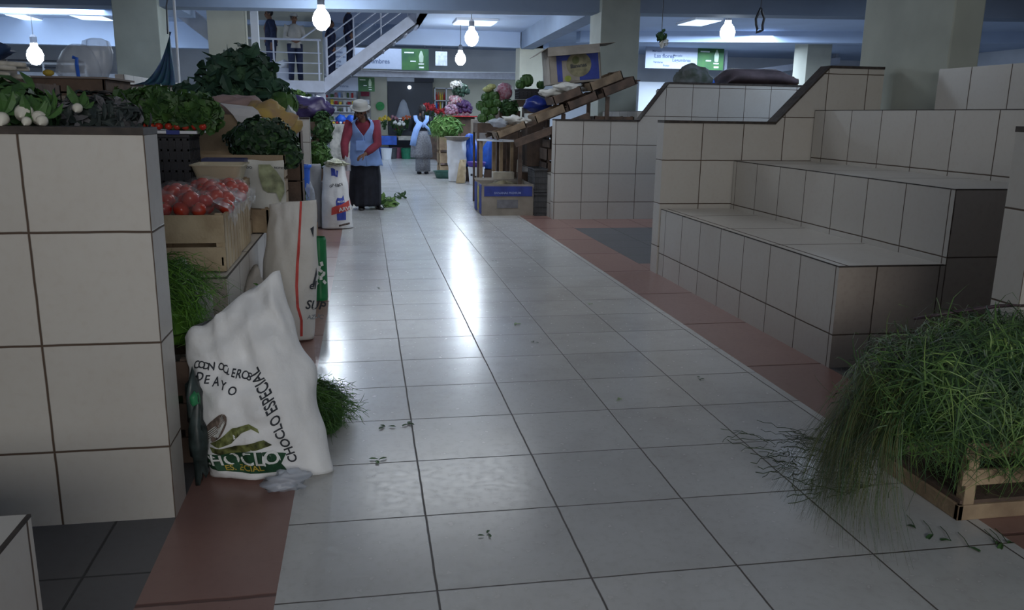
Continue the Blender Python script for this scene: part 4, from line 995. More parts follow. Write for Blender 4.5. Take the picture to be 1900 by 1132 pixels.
# ================================================================ people
def remesh(o, vox=.006, smooth=True):
    m = o.modifiers.new('remesh', 'REMESH'); m.mode = 'VOXEL'; m.voxel_size = vox; m.use_smooth_shade = smooth
    s = o.modifiers.new('smooth', 'SMOOTH'); s.factor = .5; s.iterations = 3
    return o
def hand(mb, w, d, palm_n, R, curl=.6, sc=1.0, side=1):
    # w wrist, d direction of the hand, palm_n the way the palm faces, side = +1 thumb towards d x palm_n
    w, d, n = Vector(w), Vector(d).normalized(), Vector(palm_n); n = (n-d*n.dot(d)).normalized(); s = d.cross(n)*side
    mb.tube([w-d*.02*sc, w+d*.02*sc, w+d*.055*sc, w+d*.083*sc], [(.020*sc, .026*sc), (.019*sc, .034*sc), (.017*sc, .039*sc), (.012*sc, .036*sc)], 10, ref=n)
    for k, (off, L) in enumerate(((.028, .068), (.010, .076), (-.009, .070), (-.026, .056))):
        b = w+d*(.078-.004*abs(k-1.3))*sc+s*off*sc; a1 = curl*.35; p = b; pts = [b-d*.015*sc, b]; dirv = d.copy()
        for seg, fl in enumerate((.45, .32, .23)):
            ang = curl*(.35+.45*seg); dirv = (d*math.cos(ang)+n*math.sin(ang)+s*off*1.5).normalized(); p = p+dirv*L*fl*sc; pts.append(p)
        mb.tube(pts, [.0095*sc, .0095*sc, .009*sc, .0085*sc, .0065*sc], 8)
    b = w+d*.025*sc+s*.026*sc; t1 = b+(d*.6+s*.75+n*.25).normalized()*.034*sc; t2 = t1+(d*.85+s*.3+n*.5).normalized()*.028*sc; t3 = t2+(d*.8+n*.7).normalized()*.02*sc
    mb.tube([w+d*.012*sc+s*.012*sc, b, t1, t2, t3], [.013*sc, .0135*sc, .0115*sc, .010*sc, .0075*sc], 8)
def head(mb, c, f, up, sc=1.0):
    # skull, jaw, nose, lips, ears; f = where the face looks
    c, f, up = Vector(c), Vector(f).normalized(), Vector(up); up = (up-f*up.dot(f)).normalized(); r = f.cross(up)
    def q(a, b, g): return c+(r*a+f*b+up*g)*sc
    def ell(p, rad, n=14, m=10):
        rings = []
        for i in range(m+1):
            th = PI*min(max(i, .03), m-.03)/m; rings.append([q(p[0]+math.sin(th)*math.cos(2*PI*k/n)*rad[0], p[1]+math.sin(th)*math.sin(2*PI*k/n)*rad[1], p[2]-math.cos(th)*rad[2]) for k in range(n)])
        mb.loft(rings)
    ell((0, -.012, .03), (.074, .090, .082)); ell((0, .022, -.035), (.058, .062, .070)); ell((0, .040, -.082), (.032, .030, .026))
    ell((0, .088, -.012), (.011, .016, .028)); ell((0, .098, -.026), (.017, .014, .012))
    ell((0, .080, -.056), (.026, .012, .007)); ell((0, .078, -.066), (.022, .012, .007))
    for s in (-1, 1):
        ell((s*.076, -.004, -.008), (.010, .020, .032)); ell((s*.040, .058, -.028), (.022, .020, .022)); ell((s*.030, .070, .030), (.026, .014, .008))
    return q
def eyes(root, q, sc):
    for s in (-1, 1):
        MB().blob(q(s*.029, .074, .010), .0115*sc, 10, 7).build('eye', M('eye_dark', (.02, .015, .012), .2), root, smooth=True)
        MB().tube([q(s*.014, .086, .030), q(s*.030, .088, .036), q(s*.046, .078, .030)], .0035*sc, 6).build('eyebrow', HAIR, root, smooth=True)
    MB().tube([q(-.022, .086, -.061), q(0, .093, -.061), q(.022, .086, -.061)], .003*sc, 6).build('mouth', M('mouth_line', (.08, .03, .03), .5), root, smooth=True)
def body(name, label, base, J, sc, skin=SKIN, vox=.006):
    # J joint positions relative to base, in metres
    t = thing(name, label, 'person', base); B = Vector(base)
    j = {k: B+Vector(v) for k, v in J.items() if not k.startswith('curl')}
    mb = MB(); pe, ch, ne, hd = j['pelvis'], j['chest'], j['neck'], j['head']
    mid = pe.lerp(ch, .5)
    mb.tube([pe-V3(0, 0, .07)*sc, pe, mid, ch, ch.lerp(ne, .6), ne], [(.10*sc, .08*sc), (.155*sc, .115*sc), (.13*sc, .10*sc), (.155*sc, .11*sc), (.12*sc, .08*sc), (.05*sc, .05*sc)], 18, ref=(1, 0, 0))
    mb.tube([ne-V3(0, 0, .04)*sc, ne.lerp(hd, .5), hd-V3(0, 0, .03)*sc], [.052*sc, .048*sc, .046*sc], 12)
    q = head(mb, hd, J['look'], (0, 0, 1) if 'up' not in J else J['up'], sc)
    for s in 'lr':
        sh, el, wr = j['sh'+s], j['el'+s], j['wr'+s]
        mb.tube([ch.lerp(sh, .6), sh, sh.lerp(el, .5), el, el.lerp(wr, .35), wr], [.055*sc, .055*sc, .045*sc, .036*sc, .036*sc, .024*sc], 12)
        hand(mb, wr, J['hd'+s], J['pn'+s], None, J.get('curl'+s, .6), sc, 1 if s == 'l' else -1)
        hp, kn, an = j['hp'+s], j['kn'+s], j['an'+s]
        mb.tube([hp+V3(0, 0, .04)*sc, hp.lerp(kn, .3), kn, kn.lerp(an, .35), an, an-V3(0, 0, .03)*sc], [.085*sc, .075*sc, .050*sc, .050*sc, .032*sc, .034*sc], 12)
        fd = Vector(J.get('ft'+s, J['look'])); fd.z = 0; fd.normalize()
        mb.tube([an-fd*.05*sc-V3(0, 0, .035)*sc, an-V3(0, 0, .03)*sc+fd*.02*sc, an+fd*.10*sc-V3(0, 0, .048)*sc, an+fd*.15*sc-V3(0, 0, .052)*sc], [(.03*sc, .026*sc), (.036*sc, .034*sc), (.038*sc, .022*sc), (.02*sc, .014*sc)], 10, ref=fd.cross(V3(0, 0, 1)))
    mb.build('body', skin, t)
    remesh(t.children[0], vox); eyes(t, q, sc)
    return t, j, q
def sleeve(t, pts, rad, mat, name='sleeve', vox=.008):
    MB().tube(pts, rad, 14).build(name, mat, t, smooth=True)
def shoes(t, j, s, fd, mat, sc):
    fd = Vector(fd); fd.z = 0; fd.normalize(); an = j['an'+s]
    mb = MB(); mb.tube([an-fd*.07*sc+V3(0, 0, -.038)*sc, an-fd*.045*sc-V3(0, 0, .034)*sc, an-V3(0, 0, .025)*sc+fd*.02*sc, an+fd*.10*sc-V3(0, 0, .045)*sc, an+fd*.165*sc-V3(0, 0, .052)*sc, an+fd*.18*sc-V3(0, 0, .055)*sc], [(.02*sc, .02*sc), (.042*sc, .034*sc), (.046*sc, .044*sc), (.048*sc, .028*sc), (.036*sc, .020*sc), (.01*sc, .01*sc)], 14, ref=fd.cross(V3(0, 0, 1)))
    mb.build('shoe', mat, t, smooth=True)
def skirt(t, prof, mat, folds=.03, n=64, name='skirt', nf=11):
    # prof: list of (cx, cy, z, rx, ry)
    rings = []; mx = len(prof)-1
    for i, (cx, cy, z, rx, ry) in enumerate(prof):
        rr = []
        for k in range(n):
            a = 2*PI*k/n; w = 1+folds*(i/mx)*(math.sin(a*nf+i*.15)+.5*math.sin(a*nf*1.7+1))
            rr.append(V3(cx+rx*w*math.cos(a), cy+ry*w*math.sin(a), z))
        rings.append(rr)
    return MB().loft(rings[::-1], True).build(name, mat, t, smooth=True)

# ---- the woman bending over the sack, faces the camera
wx, wy = 0.0, 11.55
J = dict(pelvis=(0, .05, .74), chest=(-.01, -.07, 1.02), neck=(-.015, -.16, 1.20), head=(-.04, -.25, 1.315), look=(-.22, -.86, -.50), up=(0, -.45, .9),
         shl=(.155, -.13, 1.15), ell=(.175, -.21, .89), wrl=(.0, -.36, .76), hdl=(-.85, -.30, -.38), pnl=(-.2, .2, -1), curll=.9,
         shr=(-.185, -.14, 1.14), elr=(-.26, -.23, .89), wrr=(-.255, -.38, .69), hdr=(.05, -.25, -.95), pnr=(1, .1, 0), curlr=.7,
         hpl=(.08, .05, .70), knl=(.12, .02, .38), anl=(.17, .06, .06), hpr=(-.08, .05, .70), knr=(-.09, .0, .38), anr=(-.06, -.02, .06), ftl=(.3, -1, 0), ftr=(0, -1, 0))
t, j, q = body('woman', 'woman in pale hat and light blue apron bending forward beside the printed sack', (wx, wy, 0), J, .93)
def rel(x, y, z): return V3(wx+x, wy+y, z)
# maroon sweater sleeves and shoulders
for s, nm in (('l', 'left'), ('r', 'right')):
    sh, el, wr = j['sh'+s], j['el'+s], j['wr'+s]
    sleeve(t, [j['chest'].lerp(sh, .5)+V3(0, 0, .05), sh+V3(0, 0, .005), sh.lerp(el, .5), el, el.lerp(wr, .5), el.lerp(wr, .88)], [.075, .078, .064, .055, .050, .036], REDC)
MB().tube([rel(0, .05, .78), rel(0, -.02, .93), rel(-.01, -.09, 1.06), rel(-.015, -.14, 1.16), rel(-.015, -.165, 1.20)], [(.165, .125), (.160, .12), (.175, .125), (.135, .09), (.062, .06)], 20, ref=(1, 0, 0)).build('sweater', REDC, t, smooth=True)
# apron tunic with v neck
def apron_tunic(t, rd, mat, vneck=True):
    rings = []; n = 80; rr = []
    for a, b in zip(rd, rd[1:]):
        for k in range(5): rr.append([a[i]+(b[i]-a[i])*k/5 for i in range(5)])
    rr.append(rd[-1]); m = len(rr); vs = []; fs = []; z0, z1 = 1.0, rd[-1][2]
    for cx, cy, z, rx, ry in rr:
        half = max(0, (z-z0)/(z1-z0))*.95 if vneck else 0
        for k in range(n+1):
            a = -PI/2+half+(2*PI-2*half)*k/n; vs.append(V3(cx+rx*math.cos(a), cy+ry*math.sin(a), z+.004*math.sin(a*9)))
    for i in range(m-1):
        for k in range(n): fs.append([i*(n+1)+k, i*(n+1)+k+1, (i+1)*(n+1)+k+1, (i+1)*(n+1)+k])
    mb = MB().add(vs, fs); o = mb.build('apron', mat, t, smooth=True); s = o.modifiers.new('thick', 'SOLIDIFY'); s.thickness = .006; return o
R_ = [(wx+.02, wy+.02, .60, .225, .19), (wx+.01, wy+.0, .70, .212, .175), (wx, wy-.02, .80, .195, .155), (wx, wy-.035, .90, .185, .145), (wx-.005, wy-.07, .98, .190, .145), (wx-.01, wy-.10, 1.04, .195, .143), (wx-.01, wy-.12, 1.09, .192, .135), (wx-.012, wy-.135, 1.13, .178, .125), (wx-.014, wy-.15, 1.17, .155, .11), (wx-.015, wy-.16, 1.20, .120, .085), (wx-.016, wy-.165, 1.222, .085, .07)]
apron_tunic(t, R_, APRON)
MB().obox((wx-.05, wy-.205, .87), (.12, .012, .13), (.12, 0, 0)).build('apron_pocket', M('light_blue_pocket', (.23, .37, .74), .8, .05), t, bevel=.003)
skirt(t, [(wx, wy+.02, .80, .15, .125), (wx+.0, wy+.03, .66, .19, .16), (wx+.0, wy+.04, .45, .21, .18), (wx-.005, wy+.03, .25, .215, .19), (wx-.01, wy+.02, .10, .215, .20), (wx-.01, wy+.02, .055, .205, .20)], DARKC, .045)
for s in 'lr': shoes(t, j, s, J['ft'+s], M('black_leather', (.02, .02, .022), .4, .1), .93)
# hat and hair
hc = j['head']; 
def hatmesh(mb, c, f, up, sc=1, brim=.135, crown=.088, h=.085):
    f = Vector(f).normalized(); up = Vector(up); up = (up-f*up.dot(f)).normalized(); r = f.cross(up); c = Vector(c)
    rings = []
    for rad, z in ((crown*.98, -.004), (brim*.9, -.016), (brim, -.010), (brim, -.004), (brim*.86, -.006), (crown*1.02, .008), (crown, h*.5), (crown*.93, h*.85), (crown*.7, h), (crown*.3, h*.93), (.005, h*.9)):
        rings.append([c+(r*math.cos(2*PI*k/26)*rad+f*math.sin(2*PI*k/26)*rad*1.08+up*(z+.012*abs(math.cos(2*PI*k/26))*(rad > crown*1.1)))*sc for k in range(26)])
    return mb.loft(rings)
hatmesh(MB(), hc+V3(.0, .0, .050), (-.1, -.92, -.35), (0, -.3, 1), 1.0, .135, .100, .088).build('felt_hat', HATM, t, smooth=True)
hatmesh(MB(), hc+V3(.0, .0, .056), (-.1, -.92, -.35), (0, -.3, 1), 1.0, .104, .102, .018).build('hat_band', M('hat_band_grey', (.33, .33, .33), .8), t, smooth=True)
MB().blob(hc+V3(.005, .045, .012), (.083, .075, .085), 18, 12, .1, 2).build('hair', HAIR, t, smooth=True)
for sx in (-1, 1): MB().tube([hc+V3(sx*.06, .07, -.02), hc+V3(sx*.08, .10, -.12), hc+V3(sx*.07, .11, -.25), hc+V3(sx*.065, .11, -.33)], [.022, .020, .016, .007], 10).build('braid', HAIR, t, smooth=True)
t2 = tag(MB().blob((-.235, 11.13, .635), (.055, .05, .085), 18, 12, .6, 41).build('white_bag', BAGW, smooth=True), 'white plastic bag held low in the hands of the bending woman', 'bag')

# ---- the woman with her back to us, farther down the aisle
wx, wy = 1.23, 18.4
J = dict(pelvis=(0, 0, .80), chest=(-.01, .02, 1.08), neck=(.0, .03, 1.24), head=(.03, .07, 1.37), look=(.35, .9, -.15),
         shl=(-.17, .02, 1.19), ell=(-.23, .10, .96), wrl=(-.12, .27, .92), hdl=(.4, .9, 0), pnl=(.3, 0, -1),
         shr=(.17, .02, 1.19), elr=(.24, .10, .96), wrr=(.15, .28, .94), hdr=(0, 1, .1), pnr=(-.3, 0, -1),
         hpl=(-.08, 0, .76), knl=(-.08, .02, .42), anl=(-.06, 0, .06), hpr=(.08, 0, .76), knr=(.07, .02, .42), anr=(.10, .02, .06))
t, j, q = body('woman', 'woman seen from behind in a light blue pinafore and grey checked skirt', (wx, wy, 0), J, .95, vox=.009)
for s in 'lr':
    sh, el, wr = j['sh'+s], j['el'+s], j['wr'+s]
    sleeve(t, [j['chest'].lerp(sh, .5)+V3(0, 0, .05), sh, sh.lerp(el, .5), el, el.lerp(wr, .9)], [.07, .072, .06, .052, .036], DARKC)
    shoes(t, j, s, (.2, 1, 0), DARKC, .95)
MB().tube([V3(wx, wy, .80), V3(wx, wy+.01, .98), V3(wx, wy+.02, 1.12), V3(wx, wy+.03, 1.2), V3(wx, wy+.03, 1.25)], [(.16, .12), (.15, .115), (.165, .12), (.13, .09), (.06, .055)], 20, ref=(1, 0, 0)).build('blouse', DARKC, t, smooth=True)
skirt(t, [(wx, wy, .93, .15, .12), (wx, wy, .80, .19, .155), (wx, wy, .62, .225, .19), (wx, wy, .45, .235, .20), (wx, wy, .36, .235, .20)], PLAID, .03)
skirt(t, [(wx+.03, wy, .60, .15, .13), (wx+.03, wy, .30, .16, .14), (wx+.03, wy, .06, .16, .14)], PLAID, .03, name='underskirt')
mb = MB()   # crossed back pinafore
for sx in (-1, 1):
    mb.ribbon([V3(wx+sx*.13, wy-.02, 1.26), V3(wx+sx*.12, wy-.10, 1.17), V3(wx+sx*.04, wy-.135, 1.06), V3(wx-sx*.0, wy-.135, 1.02)], .085, V3(0, -1, 0), False)
mb.ribbon([V3(wx-.02, wy-.135, 1.13), V3(wx-.12, wy-.16, .95), V3(wx-.17, wy-.19, .78), V3(wx-.20, wy-.20, .62)], .13, V3(0, -1, 0), False)
mb.ribbon([V3(wx+.03, wy-.135, 1.08), V3(wx+.15, wy-.12, .98), V3(wx+.19, wy-.05, .85)], .06, V3(0, -1, 0), False)
mb.build('pinafore', APRON, t, smooth=True).modifiers.new('thick', 'SOLIDIFY').thickness = .006
MB().blob(j['head']+V3(0, -.03, .02), (.085, .095, .10), 18, 12, .12, 2).build('hair', HAIR, t, smooth=True)
MB().tube([j['head']+V3(0, -.11, -.02), j['head']+V3(-.01, -.14, -.12), j['head']+V3(-.01, -.16, -.26)], [.03, .026, .012], 10).build('braid', HAIR, t, smooth=True)

# ---- people on the staircase
def stander(label, x, y, z, h, look, top, legs, cap=None, sc=None, arms='down', name='person'):
    sc = sc or h/1.62; k = h/1.62; lk = Vector(look).normalized(); rt = lk.cross(V3(0, 0, 1))
    def p(a, b, c): v = rt*a*k+lk*b*k; return (v.x, v.y, c*k)
    J = dict(pelvis=p(0, 0, .88), chest=p(0, .0, 1.18), neck=p(0, 0, 1.36), head=p(0, .02, 1.50), look=look,
             shl=p(-.18, 0, 1.31), ell=p(-.23, -.01, 1.05), shr=p(.18, 0, 1.31), elr=p(.23, -.01, 1.05),
             hpl=p(-.09, 0, .84), knl=p(-.10, .02, .46), anl=p(-.11, 0, .06), hpr=p(.09, 0, .84), knr=p(.10, .02, .46), anr=p(.12, 0, .06))
    if arms == 'down': J.update(wrl=p(-.23, .04, .82), hdl=(0, 0, -1), wrr=p(.23, .04, .82), hdr=(0, 0, -1))
    else: J.update(wrl=p(-.08, .20, .98), hdl=tuple(rt*.8+lk*.3), wrr=p(.08, .20, .96), hdr=tuple(rt*-.8+lk*.3))
    J.update(pnl=tuple(rt), pnr=tuple(-rt))
    if arms != 'down': J.update(pnl=tuple(-lk), pnr=tuple(-lk))
    t, j, q = body(name, label, (x, y, z), J, sc, vox=.010)
    B = V3(x, y, z)
    MB().tube([B+Vector(p(0, 0, .80)), B+Vector(p(0, 0, .95)), B+Vector(p(0, 0, 1.18)), B+Vector(p(0, 0, 1.32)), B+Vector(p(0, 0, 1.38))], [(.175*k, .14*k), (.165*k, .13*k), (.18*k, .135*k), (.15*k, .10*k), (.06*k, .06*k)], 18, ref=rt).build('shirt', top, t, smooth=True)
    for s in 'lr':
        sh, el, wr = j['sh'+s], j['el'+s], j['wr'+s]
        sleeve(t, [j['chest'].lerp(sh, .5)+V3(0, 0, .05*k), sh, sh.lerp(el, .5), el, el.lerp(wr, .85)], [.07*k, .075*k, .062*k, .055*k, .04*k], top)
        hp, kn, an = j['hp'+s], j['kn'+s], j['an'+s]
        MB().tube([hp+V3(0, 0, .06*k), hp.lerp(kn, .3), kn, kn.lerp(an, .5), an-V3(0, 0, .01)], [.105*k, .098*k, .078*k, .070*k, .066*k], 14).build('trouser_leg', legs, t, smooth=True)
        shoes(t, j, s, look, DARKC, k)
    MB().blob(j['head']+V3(0, 0, .03*k)-lk*.02*k, (.082*k, .09*k, .085*k), 16, 10, .1, 3).build('hair', HAIR, t, smooth=True)
    if cap: hatmesh(MB(), j['head']+V3(0, 0, .055*k), look, (0, 0, 1), k, .11, .088, .07).build('cap', cap, t, smooth=True)
    return t
stander('person in light shirt, dark trousers and pale cap standing on the stair landing', -1.52, 20.35, 1.98, 1.50, (.3, -1, 0), KHAKI, NAVY, HATM, arms='front')
stander('person in dark clothes at the left end of the stair landing', -2.07, 20.6, 1.98, 1.62, (-1, -.3, 0), NAVY, NAVY)
stander('person in dark blue climbing the lower stair steps behind the railing', -.72, 20.6, 2.06, 1.35, (1, .3, 0), NAVY, NAVY)
stander('person in dark blue higher up the stairs behind the bulb', -.30, 20.65, 2.40, 1.35, (1, .2, 0), NAVY, NAVY)
t = thing('white_bundle', 'white bundle standing between the two people on the landing', 'bundle', (-1.85, 20.5, 1.98))
MB().blob((-1.80, 20.5, 2.36), (.15, .12, .10), 18, 10, .3, 3).build('cloth', WHITEP, t, smooth=True)
MB().box(-1.95, -1.66, 20.4, 20.6, 1.98, 2.28).build('box', STEEL, t, bevel=.01)
# ================================================================ right: mound of grass on a crate
cg = (1.918, 2.42, 2.215, 2.655)
t = thing('wooden_crate', 'wooden crate on the floor below the mound of grass', 'crate', (2.17, 2.43, 0))
x0, x1, y0, y1 = cg
for nm, a, b, c_, d in (('bottom_board', x0, x1, y0, y0+.02), ('bottom_board', x0, x0+.02, y0, y1), ('bottom_board', x1-.02, x1, y0, y1), ('bottom_board', x0, x1, y1-.02, y1)):
    MB().box(a, b, c_, d, .0, .055).build(nm, WOOD, t, bevel=.003)
for px, py in ((x0+.02, y0+.005), (x1-.06, y0+.005), (x0+.02, y1-.05), (x1-.06, y1-.05)):
    MB().box(px, px+.04, py, py+.04, .02, .29).build('corner_post', WOOD, t, bevel=.003)
for z in (.125, .22):
    for a, b, c_, d in ((x0, x1, y0, y0+.014), (x0, x1, y1-.014, y1)):
        MB().box(a, b, c_, d, z, z+.055).build('slat', WOOD, t, bevel=.002)
MB().box(x0+.01, x1-.01, y0+.01, y1-.01, .055, .068).build('base_panel', WOODD, t)
R = random.Random(404)
mb = MB(); GC = V3(2.20, 2.39, .39); GR = V3(.56, .29, .25)
mb.cur = 0; mb.blob(GC, tuple(GR*.80), 24, 14, .25, 5)
def gp(d, k=1): return GC+V3(d.x*GR.x, d.y*GR.y, d.z*GR.z)*k*(1+.2*noise.noise(d*2.5))
for k in range(5200):
    d = rnd_dir(R, -.75); p = gp(d, R.uniform(.80, 1.03)); tt = rnd_dir(R); tt = (tt-d*tt.dot(d)*.85).normalized(); L = R.uniform(.07, .22)
    side = d.cross(tt); c = R.uniform(-.8, .8); pts = []
    for i in range(5):
        u = i/4; q = p+tt*L*u+side*c*L*u*u*.6+d*(.03*math.sin(u*PI)) ; q.z -= .10*u*u*R.uniform(.2, 1); q.z = max(q.z, .012); q.y = min(q.y, 2.645) if q.x > 2.38 else q.y; pts.append(q)
    mb.cur = R.choices((0, 1, 2), (4, 4, 2))[0]; mb.ribbon(pts, R.uniform(.0025, .0065), d)
for k in range(1100):   # finer strands trailing down the left flank to the floor
    a = R.uniform(PI*.66, PI*1.13); d = V3(math.cos(a), math.sin(a), R.uniform(-.3, .35)); p = gp(d, .9)
    out = V3(math.cos(a)*1.1, math.sin(a)*.55-.12, 0); L = R.uniform(.08, .40); cu = R.uniform(-.9, .9); pts = []
    for i in range(6):
        u = i/5; q = p+out*L*u*.75+V3(-out.y, out.x, 0)*cu*L*u*u; q.z = max(p.z*(1-u**1.3)+.012+R.uniform(0, .015), .008); pts.append(q)
    mb.cur = R.choices((0, 3), (1, 2))[0]; mb.ribbon(pts, R.uniform(.0015, .003), V3(0, 0, 1))
tag(mb.build('grass_mound', [GRASS, M('grass_blade_mid', (.10, .20, .05), .5, .3, 7, col2=(.05, .11, .03)), GRASSL, M('dry_fine_grass', (.10, .12, .035), .6, .3, 9, col2=(.055, .065, .03))]),
    'big mound of cut green grass at the lower right, heaped over a wooden crate', 'grass', kind='stuff')
# thicker stems lying in the mound
lbl = ['long dark stem lying across the top of the grass mound', 'pale stalk in the middle of the grass mound', 'pale stalk at the right flank of the grass mound', 'short pale stalk low on the grass mound']
for i, (a, b, r_2, m_) in enumerate((((1.95, 2.60, .60), (2.35, 2.50, .665), .007, M('dark_stem', (.05, .03, .04), .5, .3, 9)), ((2.02, 2.28, .50), (2.12, 2.22, .53), .006, GRASSL), ((2.40, 2.22, .42), (2.62, 2.25, .50), .007, GRASSL), ((2.16, 2.15, .42), (2.24, 2.13, .45), .005, GRASSL))):
    a, b = Vector(a), Vector(b); tag(MB().tube([a, a.lerp(b, .3)+V3(0, 0, .008), a.lerp(b, .7)+V3(0, 0, .012), b], [r_2*.7, r_2, r_2, r_2*.4], 7).build('grass_stalk', m_, smooth=True), lbl[i], 'stalk', 'stalks in the grass mound')
# wiry stems on the floor left of the crate
R = random.Random(505); mb = MB()
for k in range(110):
    p = V3(R.uniform(1.55, 1.90), R.uniform(2.42, 3.02), .006); a = R.uniform(PI*.7, PI*1.4); L = R.uniform(.06, .20); pts = []
    for i in range(7):
        pts.append(V3(p.x, p.y, .005+.012*abs(math.sin(i*1.3+k)))); a += R.uniform(-.4, .4); p = p+V3(math.cos(a), math.sin(a), 0)*L/6
    mb.tube(pts, R.uniform(.0008, .0017), 4)
tag(mb.build('wiry_stems', M('dark_thin_stem', (.05, .075, .03), .6, .3, 9)), 'dark wiry stems strewn on the floor left of the grass mound', 'stems', kind='stuff')
mb = MB()
for k in range(7):
    x, y = (1.74+.03*k, 2.18-.045*k) if k < 4 else (1.85+.02*k, 2.05)
    mb.leaf((x, y, .006), (R.uniform(-1, 1), R.uniform(-1, 1), .05), (0, 0, 1), .04, .016)
    mb.tube([(x, y, .006), (x+.02, y+.05, .008), (x+.03, y+.09, .006)], .0015, 4)
tag(mb.build('trailing_sprigs', LEAF), 'small dark sprigs on the floor in front of the grass crate', 'sprigs', kind='stuff')
# leafy bits dropped on the floor
R = random.Random(61); lf = None
spots = [(.02, 2.98, 'pale green leaf on the floor tiles below the herb bunch'), (.06, 3.32, 'dark leaf beside the herb bunch on the floor'), (.16, 3.34, 'second dark leaf right of the herb bunch on the floor'), (1.15, 3.52, 'yellow green leaf scrap in the middle of the aisle'), (.93, 5.0, 'pale leaf scrap beyond the middle of the aisle'), (1.66, 3.78, 'dark scrap near the red border on the right'), (1.15, 7.3, 'small dark scrap on the aisle near the right border'), (.08, 6.2, 'dark scrap on the joint left of the bright reflection'), (-.25, 4.05, 'dark scrap beside the red border on the left'), (.95, 4.55, 'dark scrap on the joint in the middle of the aisle'), (.35, 2.35, 'little scrap in the nearest floor joint'), (1.55, 5.5, 'faint pale scrap right of the aisle centre')]
for i, (x, y, l_) in enumerate(spots):
    mb = MB(); a = R.uniform(0, 6); s_ = .035 if i in (0, 1, 2, 4) else .022
    for k in range(3): mb.leaf((x+R.uniform(-.012, .012), y+R.uniform(-.012, .012), .004), (math.cos(a+k*1.9), math.sin(a+k*1.9), .05), (0, 0, 1), s_, s_*.45, .15, .05)
    tag(mb.build('leaf_scrap', LEAFL if i in (3, 4, 11) else (LEAFM if i == 0 else LEAF)), l_, 'leaf', 'leaf scraps on the aisle floor')
mb = MB()
heap_mesh((.24, 11.95, .03), (.16, .22, .035), 90, .13, .05, 71, core=0, mi=(0, 1, 1), mb=mb, zmin=-.1, droop=.1); heap_mesh((.50, 13.0, .02), (.12, .10, .015), 14, .10, .04, 72, core=0, mi=(0,), mb=mb, zmin=0, droop=.1)
tag(mb.build('floor_leaves', [LEAF, LEAFL]), 'scattered green leaves on the floor right of the bending woman', 'leaves', kind='stuff')

# ================================================================ right stall beyond the tiled wall
# big carton on the floor, its printed bands
t = carton('wide open carton with a blue band on the floor before the dark crates', 1.50, 2.19, 10.72, 11.42, 0, .41, CARDG, (('b', .3),), fl=.10)
MB().box(1.53, 2.17, 10.712, 10.72, .255, .385).build('blue_band', BLUEPR, t)
mb = MB(); flat_text(mb, 'BANANAS PREMIUM', .04, (1.66, 10.708, .285), (1, 0, 0), (0, 0, 1)); mb.build('band_lettering', M('pale_blue_ink', (.25, .30, .55), .7), t)
MB().box(1.70, 1.98, 10.713, 10.72, .10, .21).build('smudge', M('grey_smudge', (.17, .17, .19), .8), t)
MB().box(1.492, 1.50, 10.76, 10.94, .02, .40).build('blue_stripe', BLUEPR, t)
MB().box(1.492, 1.50, 11.18, 11.40, .02, .40).build('blue_stripe', BLUEPR, t)
MB().box(1.492, 1.50, 11.0, 11.12, .06, .36).build('yellow_print', M('dull_yellow_print', (.38, .33, .10), .7, .2, 9), t)
tag(MB().blob((1.80, 11.05, .33), (.25, .25, .09), 24, 10, .6, 13).build('carton_filling', M('olive_cloth', (.16, .14, .09), .8, .3, 8), smooth=True), 'crumpled olive cloth filling the wide open carton', 'cloth')
tag(MB().box(1.76, 2.06, 11.46, 11.6, .42, .52).build('pale_board', M('pale_board_face', (.50, .46, .38), .7, .08), bevel=.004), 'short pale board lying behind the wide carton', 'board')
crate('wooden_crate', 'low wooden crate under the short pale board', 1.72, 2.10, 11.45, 11.75, 0, .41, WOODD, 2)
tag(MB().obox((2.15, 11.36+.2, .60), (.07, .03, .17), (0, .05, 0)).build('pale_block', M('pale_block_face', (.52, .48, .40), .7, .08), bevel=.003), 'pale wooden block standing right of the short pale board', 'block')
tag(MB().box(2.12, 2.30, 11.47, 11.7, 0, .512).build('dark_box', WOODD, bevel=.004), 'dark box under the pale wooden block', 'box')
plastic_crate('grey plastic crate on the floor by the tiled wall corner', 2.20, 2.352, 10.66, 11.10, 0, .30, GREYPL, 'grey crates by the tiled wall corner')
t = plastic_crate('grey plastic crate stacked on top by the tiled wall corner', 2.19, 2.352, 10.66, 11.10, .31, .62, GREYPL, 'grey crates by the tiled wall corner')
# little table with white top
t = thing('low_table', 'small table with a white top in front of the blue bags', 'table', (1.82, 11.75, 0))
MB().add([(1.60, 12.0, .93), (1.90, 11.55, .93), (2.14, 11.65, .93), (1.86, 12.15, .93), (1.60, 12.0, .955), (1.90, 11.55, .955), (2.14, 11.65, .955), (1.86, 12.15, .955)], [[3, 2, 1, 0], [4, 5, 6, 7], [0, 1, 5, 4], [1, 2, 6, 5], [2, 3, 7, 6], [3, 0, 4, 7]]).build('table_top', WHITEP, t)
for x, y in ((1.66, 11.98), (1.895, 11.62), (2.06, 11.70), (1.86, 12.06)): MB().box(x-.022, x+.022, y-.022, y+.022, 0, .93).build('leg', WOOD, t)
